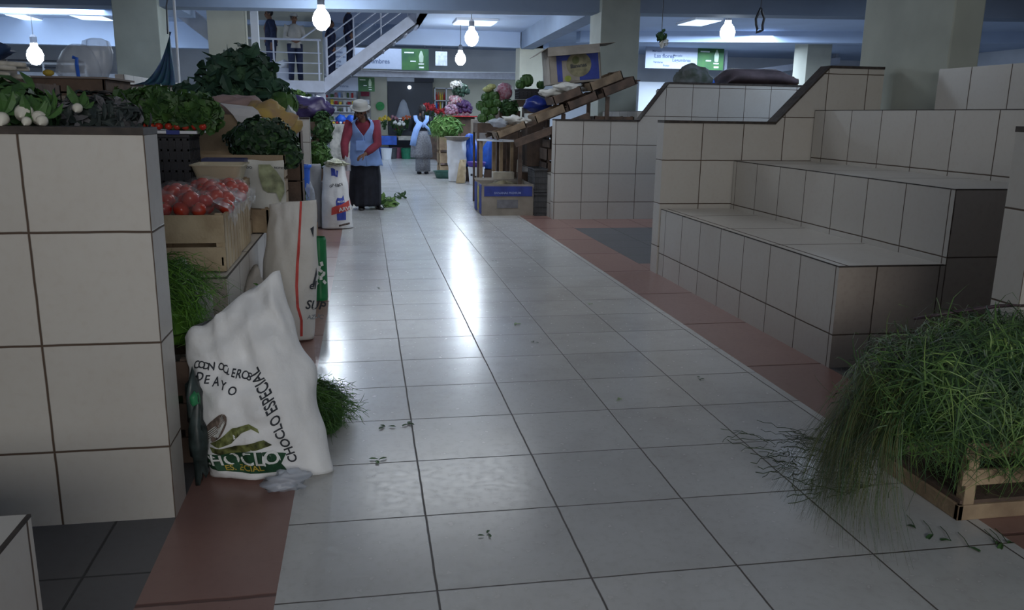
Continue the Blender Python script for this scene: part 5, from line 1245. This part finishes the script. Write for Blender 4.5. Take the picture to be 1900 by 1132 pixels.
# leaning rack of boards
SL = V3(3.62-1.62, .0, 1.78-1.02)
t = thing('slanted_rack', 'dark wooden rack slanting up over the steps behind the tiled wall', 'rack', (2.3, 10.9, 0))
def bar(name, a, b, w, h, mat=WOODD, root=None):
    a, b = Vector(a), Vector(b); d = b-a; ang = math.atan2(-d.z, math.hypot(d.x, d.y)); rz_ = math.atan2(d.y, d.x)
    return MB().obox((a+b)/2, (d.length, w, h), (0, ang, rz_)).build(name, mat, root if root else t, bevel=.003)
bar('rail', (1.72, 10.95, 1.00), (3.62, 10.95, 1.76), .03, .06); bar('rail', (1.72, 11.95, 1.00), (3.62, 11.95, 1.76), .03, .06)
for k in range(7):
    u = k/6; x = 1.80+1.78*u; z = 1.045+.71*u; bar('cross_board', (x, 10.93, z+.02), (x, 11.97, z+.02), .16, .014, WOODD)
for x, z in ((2.02, 1.09), (3.2, 1.56)):
    for y in (10.97, 11.93): MB().box(x, x+.05, y-.02, y+.02, 0 if x < 2.3 else .957, z).build('leg', WOODD, t)
for y in (10.97, 11.93): MB().box(2.60, 2.65, y-.02, y+.02, .556, 1.33).build('leg', WOODD, t)
def rtray(label, u, w, dpt, y, h, mat, g='wooden trays on the slanted rack', lift=.035):
    x = 1.72+1.9*u; z = 1.0+.76*u+lift+.035
    return crate('wooden_tray', label, x, x+w, y, y+dpt, z, z+h, mat, 1, g, .1, 0, 0)
for args in (('lowest front wooden tray on the slanted rack', .0, .40, .45, 10.84, .085, WOODM), ('second wooden tray up the slanted rack', .27, .42, .5, 10.86, .10, WOODM), ('third wooden tray up the slanted rack', .50, .42, .5, 10.88, .10, WOODD), ('top wooden tray on the slanted rack', .75, .46, .5, 10.88, .11, WOODD)):
    tt = rtray(*args); tt.rotation_euler = (0, -.38, 0)
for l_, u_2, w_, mt in (('wooden tray stacked under the banana carton', .40, .40, WOODD), ('wooden tray stacked beside the banana carton', .66, .46, WOODM)):
    tt = rtray(l_, u_2, w_, .5, 10.90, .11, mt, 'wooden trays on the slanted rack', .035+.135); tt.rotation_euler = (0, -.38, 0)
tag(MB().blob((2.72, 11.12, 1.665), (.20, .12, .06), 22, 10, .6, 43).build('crumpled_paper', PAPER, smooth=True), 'crumpled pale paper below the front of the banana carton', 'paper')
tag(MB().box(1.55, 1.86, 10.9, 11.25, 1.02, 1.15).build('small_carton', CARDG, bevel=.005), 'small grey carton at the lower left end of the slanted rack', 'box') if 0 else None
t = thing('hanging_shelf_board', 'long dark board under the slanted rack', 'board', (2.4, 10.85, 1.1))
bar('board', (1.95, 10.84, .93), (2.95, 10.84, 1.30), .02, .10, WOODD)
tag(MB().box(2.19, 2.71, 17.0, 17.4, .0, 1.20).build('tall_carton', CARDG, bevel=.01), 'tall plain grey carton left of the slanted rack', 'box')
for i, (x, z, w) in enumerate(((1.78, 1.16, .13), (1.98, 1.20, .15), (2.10, 1.17, .12))):
    tag(MB().blob((x, 11.1, z+.035), (w, .12, .055), 20, 10, .6, 3+i).build('paper_bundle', PAPER if i else BAGW, smooth=True), ['crumpled clear bag at the lower end of the slanted rack', 'crumpled printed paper on the lowest tray', 'crumpled paper right of the printed paper'][i], 'paper', 'papers on the lowest tray')
# big banana carton on top
t = thing('cardboard_box', 'big open banana carton with blue print on top of the slanted rack', 'box', (2.86, 11.4, 1.72))
mb = MB(); x0, x1, y0, y1, z0, z1 = 2.50, 3.20, 11.15, 11.75, 1.735, 2.22; w = .008
for a, b, c_, d in ((x0, x1, y0, y0+w), (x0, x1, y1-w, y1), (x0, x0+w, y0, y1), (x1-w, x1, y0, y1), (x0, x1, y0, y1)): mb.box(a, b, c_, d, z0, z1 if (a, b, c_, d) != (x0, x1, y0, y1) else z0+w)
mb.build('body', CARDG, t)
MB().box(x0+.10, x1-.03, y0-.004, y0, z0+.03, z1-.01).build('blue_panel', BLUEPR, t)
mb = MB(); cx, cz = 2.90, 1.97; n = 28
mb.add([(cx+.17*math.cos(2*PI*k/n), y0-.008, cz+.16*math.sin(2*PI*k/n)) for k in range(n)]+[(cx+.17*math.cos(2*PI*k/n), y0-.003, cz+.16*math.sin(2*PI*k/n)) for k in range(n)], [list(range(n)), list(range(n, 2*n))[::-1]]+[[k, (k+1) % n, n+(k+1) % n, n+k] for k in range(n)])
mb.build('oval_emblem', M('emblem_ochre', (.22, .20, .12), .7, .2, 12), t)
MB().box(x0+.17, cx, y0-.007, y0-.003, z0+.03, z0+.30).build('pale_panel', CARDG, t)
mb = MB(); flat_text(mb, 'Bananas', .07, (2.78, y0-.012, 1.93), (1, 0, .05), (0, 0, 1)); mb.build('emblem_lettering', INK, t)
MB().blob((2.86, y0-.008, 2.03), (.05, .004, .05), 12, 8).build('emblem_figure', M('emblem_olive', (.12, .13, .05), .7), t)
MB().blob((2.74, y0-.006, 1.80), (.05, .004, .04), 12, 8).build('green_print', M('print_yellow_green', (.26, .30, .05), .7), t)
def flap(q, mat=CARDG):
    q = [Vector(p) for p in q]; nn = (q[1]-q[0]).cross(q[2]-q[1]).normalized()*.005
    MB().add(q+[p+nn for p in q], [[3, 2, 1, 0], [4, 5, 6, 7], [0, 1, 5, 4], [1, 2, 6, 5], [2, 3, 7, 6], [3, 0, 4, 7]]).build('flap', mat, t)
flap([(x0, y0, z1), (x1, y0, z1), (x1-.03, y0-.12, z1-.12), (x0-.03, y0-.12, z1-.12)])
flap([(x0, y1, z1), (x0, y0, z1), (x0-.17, y0, z1-.09), (x0-.17, y1, z1-.09)])
flap([(x1, y0, z1), (x1, y1, z1), (x1+.22, y1, z1-.0), (x1+.22, y0, z1+.0)])
t.rotation_euler = (0, -.10, -.06)
tag(MB().box(3.24, 3.40, 11.25, 11.6, 1.80, 2.16).build('pale_carton', M('pale_carton_face', (.42, .44, .45), .8, .05), bevel=.006), 'narrow pale carton between the banana carton and dark column', 'box') if 0 else None
tag(MB().blob((2.50, 11.22, 1.60), (.17, .13, .05), 22, 10, .6, 23).build('folded_paper', PAPER, smooth=True), 'crumpled paper under the left side of the banana carton', 'paper')
# produce to the left of the rack
steps = [(1.62, 12.1, .0, 1.18), (1.98, 12.35, 0, 1.36), (2.38, 12.2, .556, 1.415)]
for i, (x, y, a, b) in enumerate(steps[:1]):
    t = thing('display_stand', 'thin legged stand under the cabbages left of the rack', 'stand', (x+.16, y+.25, 0)); MB().box(x, x+.32, y, y+.5, 1.04, b).build('stand_top', WOODD, t, bevel=.006)
    for lx, ly in ((x, y), (x+.29, y), (x, y+.47), (x+.29, y+.47)): MB().box(lx, lx+.03, ly, ly+.03, 0, 1.04).build('leg', WOODD, t)
for i, (x, y, a, b) in enumerate(steps[1:], 1): tag(MB().box(x, x+.32, y, y+.5, a, b).build('display_box', WOODD, bevel=.006), ['short', 'middle', 'tall'][i]+' dark display box under the vegetables left of the rack', 'box', 'display boxes under the vegetables')
R = random.Random(31)
cb = thing('cabbage', 'green cabbage in the stepped pile left of the blue bag', 'cabbage', (0, 0, 0), 'cabbages piled left of the rack'); cabbage(cb, (0, 0, 0), .062, 3, CABB, LEAFM)
cpos = [(1.70, 12.15, 1.245), (1.83, 12.14, 1.24), (1.76, 12.22, 1.34), (1.88, 12.22, 1.35), (1.70, 12.3, 1.42), (1.82, 12.3, 1.45), (1.93, 12.25, 1.46), (1.78, 12.38, 1.54), (1.90, 12.36, 1.56), (1.84, 12.42, 1.63)]
cw = ['lowest left', 'lowest right', 'second row', 'second row right', 'third row left', 'third row middle', 'third row right', 'fourth row left', 'fourth row right', 'topmost']
for i, q in enumerate(cpos):
    if i == 0: cb.location = q; cb['label'] = 'lowest left green cabbage in the pile left of the blue bag'
    else: dup(cb, q, R.uniform(0, 6), cw[i]+' green cabbage in the pile left of the blue bag', sc=R.uniform(.85, 1.1))
cb2 = dup(cb, (2.40, 12.45, 1.80), 1.0, 'large cabbage on top of the black crate', 1.35); dup(cb, (2.30, 12.4, 1.74), 2, 'pale cabbage left of the large cabbage', 1.0); dup(cb, (2.62, 12.45, 1.74), 3, 'small cabbage right of the large cabbage', .9)
for i, (x, z) in enumerate(((1.80, 1.66), (1.86, 1.70))): tag(MB().blob((x, 12.35, z), (.07, .06, .04), 14, 9, .3, i).build('cauliflower', [M('pale_yellow_head', (.48, .50, .22), .7, .2, 30)], smooth=True), ['yellowish head at the top of the cabbages', 'small pale head above the yellowish one'][i], 'cauliflower')
plastic_crate('black plastic crate below the large cabbage', 2.26, 2.68, 12.25, 12.6, 1.53, 1.68, BLACKP)
MB_ = MB().box(2.22, 2.70, 12.28, 12.62, 1.42, 1.522); tag(MB_.build('dark_box', WOODD, bevel=.005), 'dark box under the black plastic crate', 'box')
tag(MB().blob((2.07, 12.45, 1.63), (.12, .10, .13), 20, 12, .25, 7).build('net_bag', M('pink_net', (.30, .08, .12), .6, .4, 30, col2=(.42, .30, .36)), smooth=True), 'pinkish net bag left of the black plastic crate', 'bag')
tag(heap_mesh((2.10, 12.25, 1.40), (.13, .10, .10), 160, .07, .05, 83, mi=(0,), zmin=-.8).build('dark_greens', [LEAF]), 'dark greens below the pinkish net bag', 'greens')
tag(MB().blob((2.43, 11.75, 1.45), (.20, .16, .115), 26, 14, .22, 17).build('blue_bag', M('deep_blue_plastic', (.015, .03, .20), .3, .2, 8), smooth=True), 'deep blue plastic bag on the slanted rack', 'bag')
tag(MB().box(2.28, 2.58, 11.62, 11.95, 1.24, 1.325).build('paper_stack', PAPER, bevel=.005), 'stack of papers under the deep blue bag', 'paper')
# purple and white vegetables farther
tag(MB().box(1.80, 2.42, 18.5, 19.1, 0, 1.24).build('display_box', WOODD, bevel=.01), 'dark display box farther down under the purple vegetables', 'box')
tag(MB().box(1.76, 2.46, 18.4, 19.15, 1.24, 1.265).build('red_board', REDF, bevel=.004), 'red board edge below the purple vegetables', 'board')
g = 'vegetable heaps beyond the cabbages'
for i, (x, y, z, r_2, m_, l_) in enumerate(((2.202, 18.694, 1.431, .17, PURV, 'dark purple heap beyond the cabbages'), (1.918, 18.639, 1.376, .14, M('lilac_heap', (.38, .32, .42), .6, .5, 20, col2=(.25, .10, .16)), 'lilac and white heap left of the purple heap'), (2.017, 18.857, 1.573, .14, M('white_pink_heap', (.50, .45, .48), .6, .4, 25, col2=(.30, .06, .10)), 'white and pink heap above the lilac one'), (2.158, 18.912, 1.801, .17, M('dark_green_heap', (.03, .07, .045), .6, .4, 20), 'dark green heap high beyond the cabbages'))):
    mb = MB(); R = random.Random(i)
    for k in range(60):
        d = rnd_dir(R, -.6); mb.blob(V3(x, y, z)+V3(d.x*r_2*1.2, d.y*r_2, d.z*r_2)*.8, r_2*R.uniform(.2, .32), 8, 6, .2, k)
    tag(mb.build('vegetable_heap', m_, smooth=True), l_, 'vegetables', g, 'stuff')
tag(heap_mesh((2.03, 18.75, 1.93), (.12, .08, .05), 60, .08, .05, 84, core=.7).build('white_flower_heads', WHITEF), 'white flower heads above the dark green heap', 'flowers')
tag(MB().blob((2.30, 13.2, 1.90), (.16, .12, .10), 16, 10, .4, 9).build('blue_cloth', BLUEPL, smooth=True), 'blue cloth bundle high behind the cabbages', 'cloth') if 0 else None
# white sack, blue bags, bucket, basin
sk = Pillow((1.62, 16.3, .006), (1.95, 16.3, .006), (1.59, 16.4, .80), (1.98, 16.4, .80), .17, (0, -1, .03), .85, .6, .02, .018, 33)
tag(sk.mesh(36, 36).build('white_sack', M('bright_sack', (.78, .78, .80), .6, .05, 5, bump=.5, bscale=20), smooth=True), 'tall white sack beyond the blue bag on the right', 'sack')
t = thing('flat_tray', 'shallow grey tray lying on the tall white sack', 'tray', (1.8, 16.2, .8)); MB().lathe([(.20, 0), (.25, .05), (.26, .06), (.24, .06), (.19, .015)], (1.80, 16.40, .81), 24).build('tray_body', CARDG, t)
for i, (x, y, z, rx, rz_, l_) in enumerate(((2.06, 16.5, .60, .20, .33, 'bright blue plastic bag beside the white sack'), (2.46, 16.3, .54, .20, .30, 'bright blue plastic bag behind the small table legs'))):
    mb = MB(); mb.lathe([(.02, -rz_), (rx*.9, -rz_*.9), (rx, -rz_*.3), (rx*.75, rz_*.3), (rx*.45, rz_*.75), (rx*.3, rz_*.95), (.02, rz_)], (x, y, z), 30, 1.1, .8, .14, i+2)
    tag(mb.build('blue_plastic_bag', BLUEPL, smooth=True), l_, 'bag', 'bright blue bags')
    tag(MB().box(x-.14, x+.14, y-.1, y+.12, 0, z-rz_+.006).build('low_box', WOODD, bevel=.005), 'low dark box under the '+('left' if i == 0 else 'right')+' bright blue bag', 'box')
sk = Pillow((1.72, 15.9, .006), (1.90, 15.9, .006), (1.80, 16.0, .44), (1.93, 16.0, .44), .09, (0, -1, .03), .6, .5, .02, .016, 36)
tag(sk.mesh(26, 26).build('cream_sack', SACKC, smooth=True), 'small tan sack left of the purple topped bucket', 'sack')
t = thing('bucket', 'white bucket with a purple basin on it beside the tan sack', 'bucket', (2.08, 15.65, 0))
MB().lathe([(.13, 0), (.155, .30), (.162, .30), (.162, .33), (.14, .33)], (2.08, 15.65, 0), 28).build('bucket_body', WHITEP, t, smooth=False)
MB().lathe([(.145, .335), (.175, .40), (.185, .42), (.16, .43), (.05, .43)], (2.08, 15.65, 0), 28).build('purple_basin', PURPLE, t, smooth=True)
mb = MB(); R = random.Random(2)
for k in range(7): mb.obox((2.08+.16*math.cos(-PI/2+(k-3)*.25), 15.65+.16*math.sin(-PI/2+(k-3)*.25), .17+R.uniform(-.02, .02)), (.03, .012, .04))
mb.build('dark_print', INK, t)
t = thing('basin', 'dark green basin on the floor beside the far woman', 'basin', (1.58, 17.5, 0)); MB().lathe([(.15, 0), (.20, .13), (.215, .14), (.215, .155), (.19, .155), (.14, .02)], (1.60, 17.2, 0), 28).build('basin_body', M('dark_green_plastic', (.03, .10, .08), .4, .2, 6), t)
mb = MB(); R = random.Random(9)
for k in range(9): herb_bunch(mb, (1.75+R.uniform(-.2, .2), 17.9, 1.05), (1.62+R.uniform(-.25, .35), 17.75, .95+R.uniform(-.2, .25)), (.14, .10, .15), 20, 200+k, 7, .09, .012, .10, .5, .10)
heap_mesh((1.72, 17.9, 1.02), (.36, .18, .20), 420, .13, .05, 86, mi=(0, 1), zmin=-1, core=.85, mb=mb)
tag(mb.build('hanging_greens', [M('bright_greens', (.16, .34, .09), .5, .3, 8, col2=(.08, .20, .04)), LEAFL]), 'bright green leaves hanging right of the far woman', 'greens')
crate('wooden_crate', 'tall wooden crate under the bright hanging greens', 1.55, 2.0, 17.75, 18.2, 0, .82, WOOD, 3)

# ================================================================ far end: flowers, buckets, shops
fl = thing('bucket', 'blue bucket among the flower buckets', 'bucket', (0, 0, 0), 'flower buckets at the far end')
MB().lathe([(.13, 0), (.16, .28), (.17, .29), (.15, .29)], (0, 0, 0), 18).build('bucket_body', BLUEPL, fl)
cols = [('white', WHITEP, .62, 24.3), ('blue', BLUEPL, .58, 24.8), ('green', M('bucket_green', (.02, .18, .10), .4), 1.20, 24.6), ('dark green', M('bucket_dark', (.02, .07, .06), .4), 1.38, 24.9), ('pink', M('bucket_pink', (.30, .10, .16), .4), .95, 24.9), ('grey', GREYPL, .78, 24.6)]
for i, (nm, m_, x, y) in enumerate(cols):
    t = thing('bucket', nm+' bucket in the row of flower buckets at the far end', 'bucket', (x, y, 0), 'flower buckets at the far end')
    MB().lathe([(.13, 0), (.16, .30), (.17, .31), (.15, .31)], (x, y, 0), 18).build('bucket_body', m_, t)
for c in list(fl.children): D.objects.remove(c)
D.objects.remove(fl)
t = thing('market_table', 'market table draped in blue plastic holding the far flowers', 'table', (.95, 25.3, 0))
MB().box(.38, 1.6, 25.1, 25.7, .60, .64).build('table_top', WOOD, t)
for x, y in ((.42, 25.14), (1.54, 25.14), (.42, 25.64), (1.54, 25.64)): MB().box(x, x+.04, y, y+.04, 0, .60).build('leg', WOODD, t)
MB().box(.37, .95, 25.07, 25.1, .38, .645).build('blue_drape', BLUEPL, t, bevel=.004)
MB().box(1.0, 1.55, 25.07, 25.1, .52, .645).build('pale_drape', M('pale_cloth', (.55, .53, .48), .8), t, bevel=.004)
def flowers(label, x, y, z, r, m_, n, seed, group='far flower bunches'):
    R = random.Random(seed); t = thing('flower_bunch', label, 'flowers', (x, y, z), group); mb = MB()
    for k in range(n):
        d = rnd_dir(R, -.1); c = V3(x, y, z)+V3(d.x*r*1.2, d.y*r, d.z*r*.8); mb.blob(c, r*.22, 8, 6, .3, k)
        for a in range(5): mb.leaf(c, (math.cos(a*1.26), -.4, math.sin(a*1.26)), (0, -1, 0), r*.34, r*.2)
    mb.build('blossoms', m_, t); mb = MB()
    for k in range(14): mb.tube([V3(x+R.uniform(-.03, .03), y, z-r*2.2), V3(x+R.uniform(-r, r)*.9, y+R.uniform(-.05, .05), z-.01)], .006, 4)
    for k in range(20): mb.leaf(V3(x+R.uniform(-r, r)*.8, y-.03, z-R.uniform(.02, r*1.6)), rnd_dir(R), (0, -1, 0), .10, .04)
    mb.build('stems', LEAF, t)
flowers('yellow flower bunch at the left of the far table', .60, 25.2, 1.10, .13, YELF, 16, 1)
flowers('white flower bunch right of the yellow one', 1.02, 25.0, .98, .13, WHITEF, 15, 2)
flowers('pink and white flower bunch behind the white one', .86, 25.4, 1.12, .12, PINKV, 14, 3)
flowers('orange red flower bunch on the far table', 1.28, 25.3, 1.12, .12, ORAF, 15, 4)
flowers('dark red flower bunch low on the far table', 1.05, 25.25, .84, .10, REDF, 10, 5)
flowers('large red flower bunch above the head of the far woman', 1.85, 24.6, 1.40, .20, REDF, 22, 6)
flowers('red flower bunch right of the large red one', 2.25, 24.6, 1.33, .17, REDF, 16, 7)
flowers('pale pink flower bunch beyond the hanging greens', 2.75, 23.6, 1.20, .16, PINKV, 14, 8)
tag(MB().box(1.62, 3.1, 24.4, 25.0, 0, 1.0).build('flower_counter', WOODD, bevel=.01), 'dark counter under the red flower bunches', 'counter')
tag(MB().box(2.55, 2.95, 23.4, 23.8, 0, .86).build('display_box', WOODD, bevel=.01), 'dark display box under the pale pink flowers', 'box')
t = thing('mannequin_bag', 'clear bag hanging in front of the roller shutter', 'bag', (1.15, 25.4, 1.2)); MB().lathe([(.22, 0), (.17, .2), (.10, .42), (.03, .52)], (1.18, 25.55, 1.18), 20, 1, .4, .1, 3).build('bag_body', BAGW, t, smooth=True)
MB().box(.95, 1.75, 25.35, 25.75, 1.13, 1.17).build('tray', WHITEP, t)
for x in (1.0, 1.66): MB().box(x, x+.04, 25.5, 25.54, .64, 1.13).build('support', STEELD, t)
# shop shelves
t = thing('display_shelf', 'white framed shelf with bottles beside the roller shutter', 'shelf', (2.55, 26, 0))
for x in (2.15, 2.50, 2.95): MB().box(x, x+.035, 26.0, 26.28, 0, 2.08).build('upright', WHITEP, t)
for z in (.5, 1.0, 1.40, 1.68, 2.05): MB().box(2.15, 2.98, 26.0, 26.28, z, z+.03).build('shelf_board', WHITEP, t)
R = random.Random(14); pal = [('red', REDF), ('yellow', YELF), ('white', WHITEP), ('dark', DARKC), ('orange', ORAF), ('blue', BLUEPL)]
for k in range(15):
    col = (k*7) % 6; x = 2.22+(k % 5)*.06 if k < 10 else 2.58+(k-10)*.075; z = 1.71 if k < 5 else 1.43; 
    o = MB().lathe([(.022, 0), (.024, .01), (.024, .15), (.010, .19), (.010, .23), (.012, .235)], (x, 26.1, z), 10).build('bottle', pal[(col if k > 4 else (0, 4, 1, 1, 0)[k])][1], smooth=True)
    tag(o, 'bottle on the white framed shelf beside the roller shutter', 'bottle', 'bottles on the white framed shelf')
# busy goods stall at far left of aisle
t = thing('goods_rack', 'tall white rack of the busy goods stall beyond the stair pillar', 'rack', (-.8, 25.6, 0))
MB().box(-1.9, -.2, 25.9, 25.95, 0, 1.9).build('back_panel', WHITEP, t)
for z in (.45, .75, 1.05, 1.3, 1.5, 1.7): MB().box(-1.9, -.2, 25.6, 25.9, z, z+.02).build('rack_shelf', WHITEP, t)
mats = [WHITEP, REDF, BLUEPL, YELF, LEAFM, PINKV, PAPER, WHITEP, WHITEP, ORAF, APRON]
for row, z in enumerate((.472, .772, 1.072, 1.322, 1.522, 1.722)):
    for k in range(13):
        x = -1.85+k*.125+R.uniform(0, .02); w_ = R.uniform(.05, .10); h_ = R.uniform(.08, .16)
        o = MB().box(x, x+w_, 25.62, 25.75, z, z+h_).build('packet', mats[R.randrange(len(mats))], bevel=.004)
        tag(o, 'small packet on the '+['lowest', 'second', 'third', 'fourth', 'fifth', 'top'][row]+' shelf of the busy white rack', 'packet', 'packets on the goods rack')
t = thing('low_stand', 'low stand with blue bags before the goods rack', 'stand', (-.5, 23.9, 0)); MB().box(-.95, -.18, 23.8, 24.3, 0, .98).build('stand_body', M('cream_stand', (.48, .44, .38), .7, .3, 6), t, bevel=.01)
for i, (x, r_2) in enumerate(((-.62, .15), (-.34, .14))): tag(MB().blob((x, 24.0, 1.10), (r_2, .13, .13), 16, 10, .3, i).build('blue_bag', BLUEPL, smooth=True), ['left', 'right'][i]+' blue bag on the low stand behind the bending woman', 'bag', 'blue bags on the low stand')
for i in range(16):
    x = -.92+(i % 8)*.095; z = .985+.0*(i//8); o = MB().blob((x, 23.86+.08*(i//8), z+.03), (.04, .035, .035), 9, 7, .2, i).build('fruit', [ORAF, YELF, REDF, WHITEP][i % 4], smooth=True)
    tag(o, 'small fruit on the low stand behind the bending woman', 'fruit', 'fruit on the low stand')
t = thing('wall_shelf', 'narrow shelf of goods on the cream wall left of the shutter', 'shelf', (.05, 25.9, 0))
MB().box(-.10, .22, 25.75, 25.99, .4, 1.95).build('frame', M('grey_shelf', (.28, .28, .27), .7), t)
for k, z in enumerate((.55, .8, 1.05, 1.3, 1.55, 1.78)): MB().box(-.06, .18, 25.70, 25.75, z, z+.13).build('goods_box', [WHITEP, REDC, PAPER, BROWNINK, WHITEP, REDC][k], t)

# ================================================================ right hall: bundles and hangings seen over the wall
tag(MB().box(4.42, 6.6, 10.8, 12.4, 1.38, 1.72).build('stall_counter', WOODD, bevel=.01), 'dark counter behind the flat top of the tiled wall', 'counter')
tag(MB().box(4.45, 6.5, 11.0, 12.2, 0, 1.375).build('counter_base', WOODD, bevel=.01), 'base below the dark counter behind the tiled wall', 'counter')
tag(MB().blob((4.50, 11.2, 1.83), (.25, .25, .17), 28, 14, .4, 51).build('grey_bundle', M('grey_green_cloth', (.17, .18, .19), .8, .4, 9, col2=(.08, .10, .08)), smooth=True), 'grey cloth bundle on the tiled wall behind the bench', 'bundle')
mb = MB(); rings = []
for i in range(15):
    u = i/14; x = 4.93+1.10*u; rr = []; hh = .24*(math.sin(PI*min(1, u*5)/2))*(1 if u < .8 else 1-(u-.8)*2.2)
    for k in range(18):
        a = 2*PI*k/18; w_ = 1+.08*noise.noise(V3(u*6, a*2, 3)); rr.append(V3(x, 11.4+.33*math.cos(a)*w_, 1.73+max(0, .02+hh*(.5+.5*math.sin(a))*w_)))
    rings.append(rr)
mb.loft(rings); tag(mb.build('covered_pile', M('dark_mauve_cover', (.10, .075, .085), .8, .3, 4), smooth=True), 'long low pile under a dark cover on the tiled wall', 'bundle')
tag(MB().blob((5.98, 11.3, 1.80), (.14, .15, .09), 20, 12, .5, 53).build('brown_bundle', M('brown_cloth', (.20, .13, .06), .8, .4, 12), smooth=True), 'brown bundle at the right end of the dark covered pile', 'bundle')
tag(MB().blob((4.02, 11.9, 1.98), (.10, .08, .16), 14, 10, .5, 55).build('dark_plant', LEAF), 'dark plant beside the dark column on the right', 'plant') if 0 else None
tag(MB().blob((4.75, 11.1, 1.77), (.035, .03, .055), 12, 8, .2, 57).build('blue_bottle', BLUEPL, smooth=True), 'small blue bottle between the grey bundle and covered pile', 'bottle')
t = thing('hanging_ornament', 'black rope ornament hanging from the ceiling in the right hall', 'ornament', (4.85, 10.0, 2.45))
pts = [(0, .17), (-.03, .10), (-.055, .04), (-.045, -.03), (-.025, -.08), (-.035, -.12), (.02, -.10), (.045, -.09), (.04, -.03), (.055, .05), (.03, .10), (0, .17)]
MB().tube([V3(4.85+a, 10, 2.46+b) for a, b in pts], .016, 8).build('loop', BLACKP, t, smooth=True)
MB().tube([(4.85, 10, 2.63), (4.85, 10, 3.3)], .005, 5).build('string', BLACKP, t)
t = thing('hanging_plant', 'small hanging bunch with white flowers right of the dark column', 'plant', (3.97, 11.2, 2.35))
heap_mesh((4.02, 11.2, 2.37), (.045, .04, .06), 40, .06, .04, 91, zmin=-1).build('leaves', LEAF, t); heap_mesh((4.06, 11.2, 2.29), (.05, .04, .04), 40, .05, .04, 92, zmin=-1).build('blossoms', WHITEF, t)
MB().tube([(4.02, 11.2, 2.42), (4.02, 11.2, 3.3)], .005, 5).build('string', BLACKP, t)
t = thing('stair_ramp', 'pale diagonal beam rising in the far right hall', 'beam', (11.5, 24.5, 2.7))
MB().add([(10.8, 24.4, 2.62), (14.6, 24.4, 3.2), (14.6, 24.4, 3.0), (10.8, 24.4, 2.45), (10.8, 24.8, 2.62), (14.6, 24.8, 3.2), (14.6, 24.8, 3.0), (10.8, 24.8, 2.45)], [[0, 1, 2, 3], [7, 6, 5, 4], [0, 4, 5, 1], [3, 2, 6, 7], [0, 3, 7, 4], [1, 5, 6, 2]]).build('beam_body', STEEL, t)
for x in (10.85, 14.5): MB().box(x, x+.08, 24.5, 24.7, 2.6, 3.3).build('hanger', STEEL, t)
for i, (x, w_, z0, z1) in enumerate(((8.3, 1.2, 1.7, 2.35), (10.2, 1.4, 1.7, 2.2), (12.2, .9, 1.9, 2.55), (13.4, 1.3, 2.0, 2.75))):
    tag(MB().box(x, x+w_, 24.9, 25.0, 0, z1).build('stall_partition', WHITEP, bevel=.01), ['leftmost', 'second', 'third', 'rightmost'][i]+' pale stall panel in the far right hall', 'panel', 'pale panels in the far right hall')
# long blunt object at the right border on the bench top
t = thing('clamp', 'dark metal clamp at the right border above the tiled bench', 'clamp', (4.30, 4.2, 1.57))
MB().obox((4.30, 4.25, 1.575), (.05, .14, .03)).build('clamp_bar', STEELD, t, bevel=.004); MB().obox((4.29, 4.33, 1.57), (.06, .03, .05)).build('clamp_jaw', STEELD, t, bevel=.004)

for i, (x0_, x1_, z0_, z1_, l_) in enumerate(((2.42, 3.0, .556, .86, 'dark crate on the lowest step under the slanted rack'), (2.46, 3.02, .87, 1.14, 'dark crate stacked second under the slanted rack'), (3.06, 3.62, .96, 1.30, 'dark crate on the middle step under the slanted rack'))):
    crate('wooden_crate', l_, x0_, x1_, 11.0, 11.5, z0_, z1_, WOODD, 2, 'dark crates under the slanted rack')

tag(heap_mesh((2.36, 2.08, .10), (.13, .07, .13), 330, .10, .02, 97, mi=(0, 1), zmin=-1, core=.7).build('dark_greens', [LEAF, GRASS]), 'dark greens on the floor at the lower right border', 'greens')
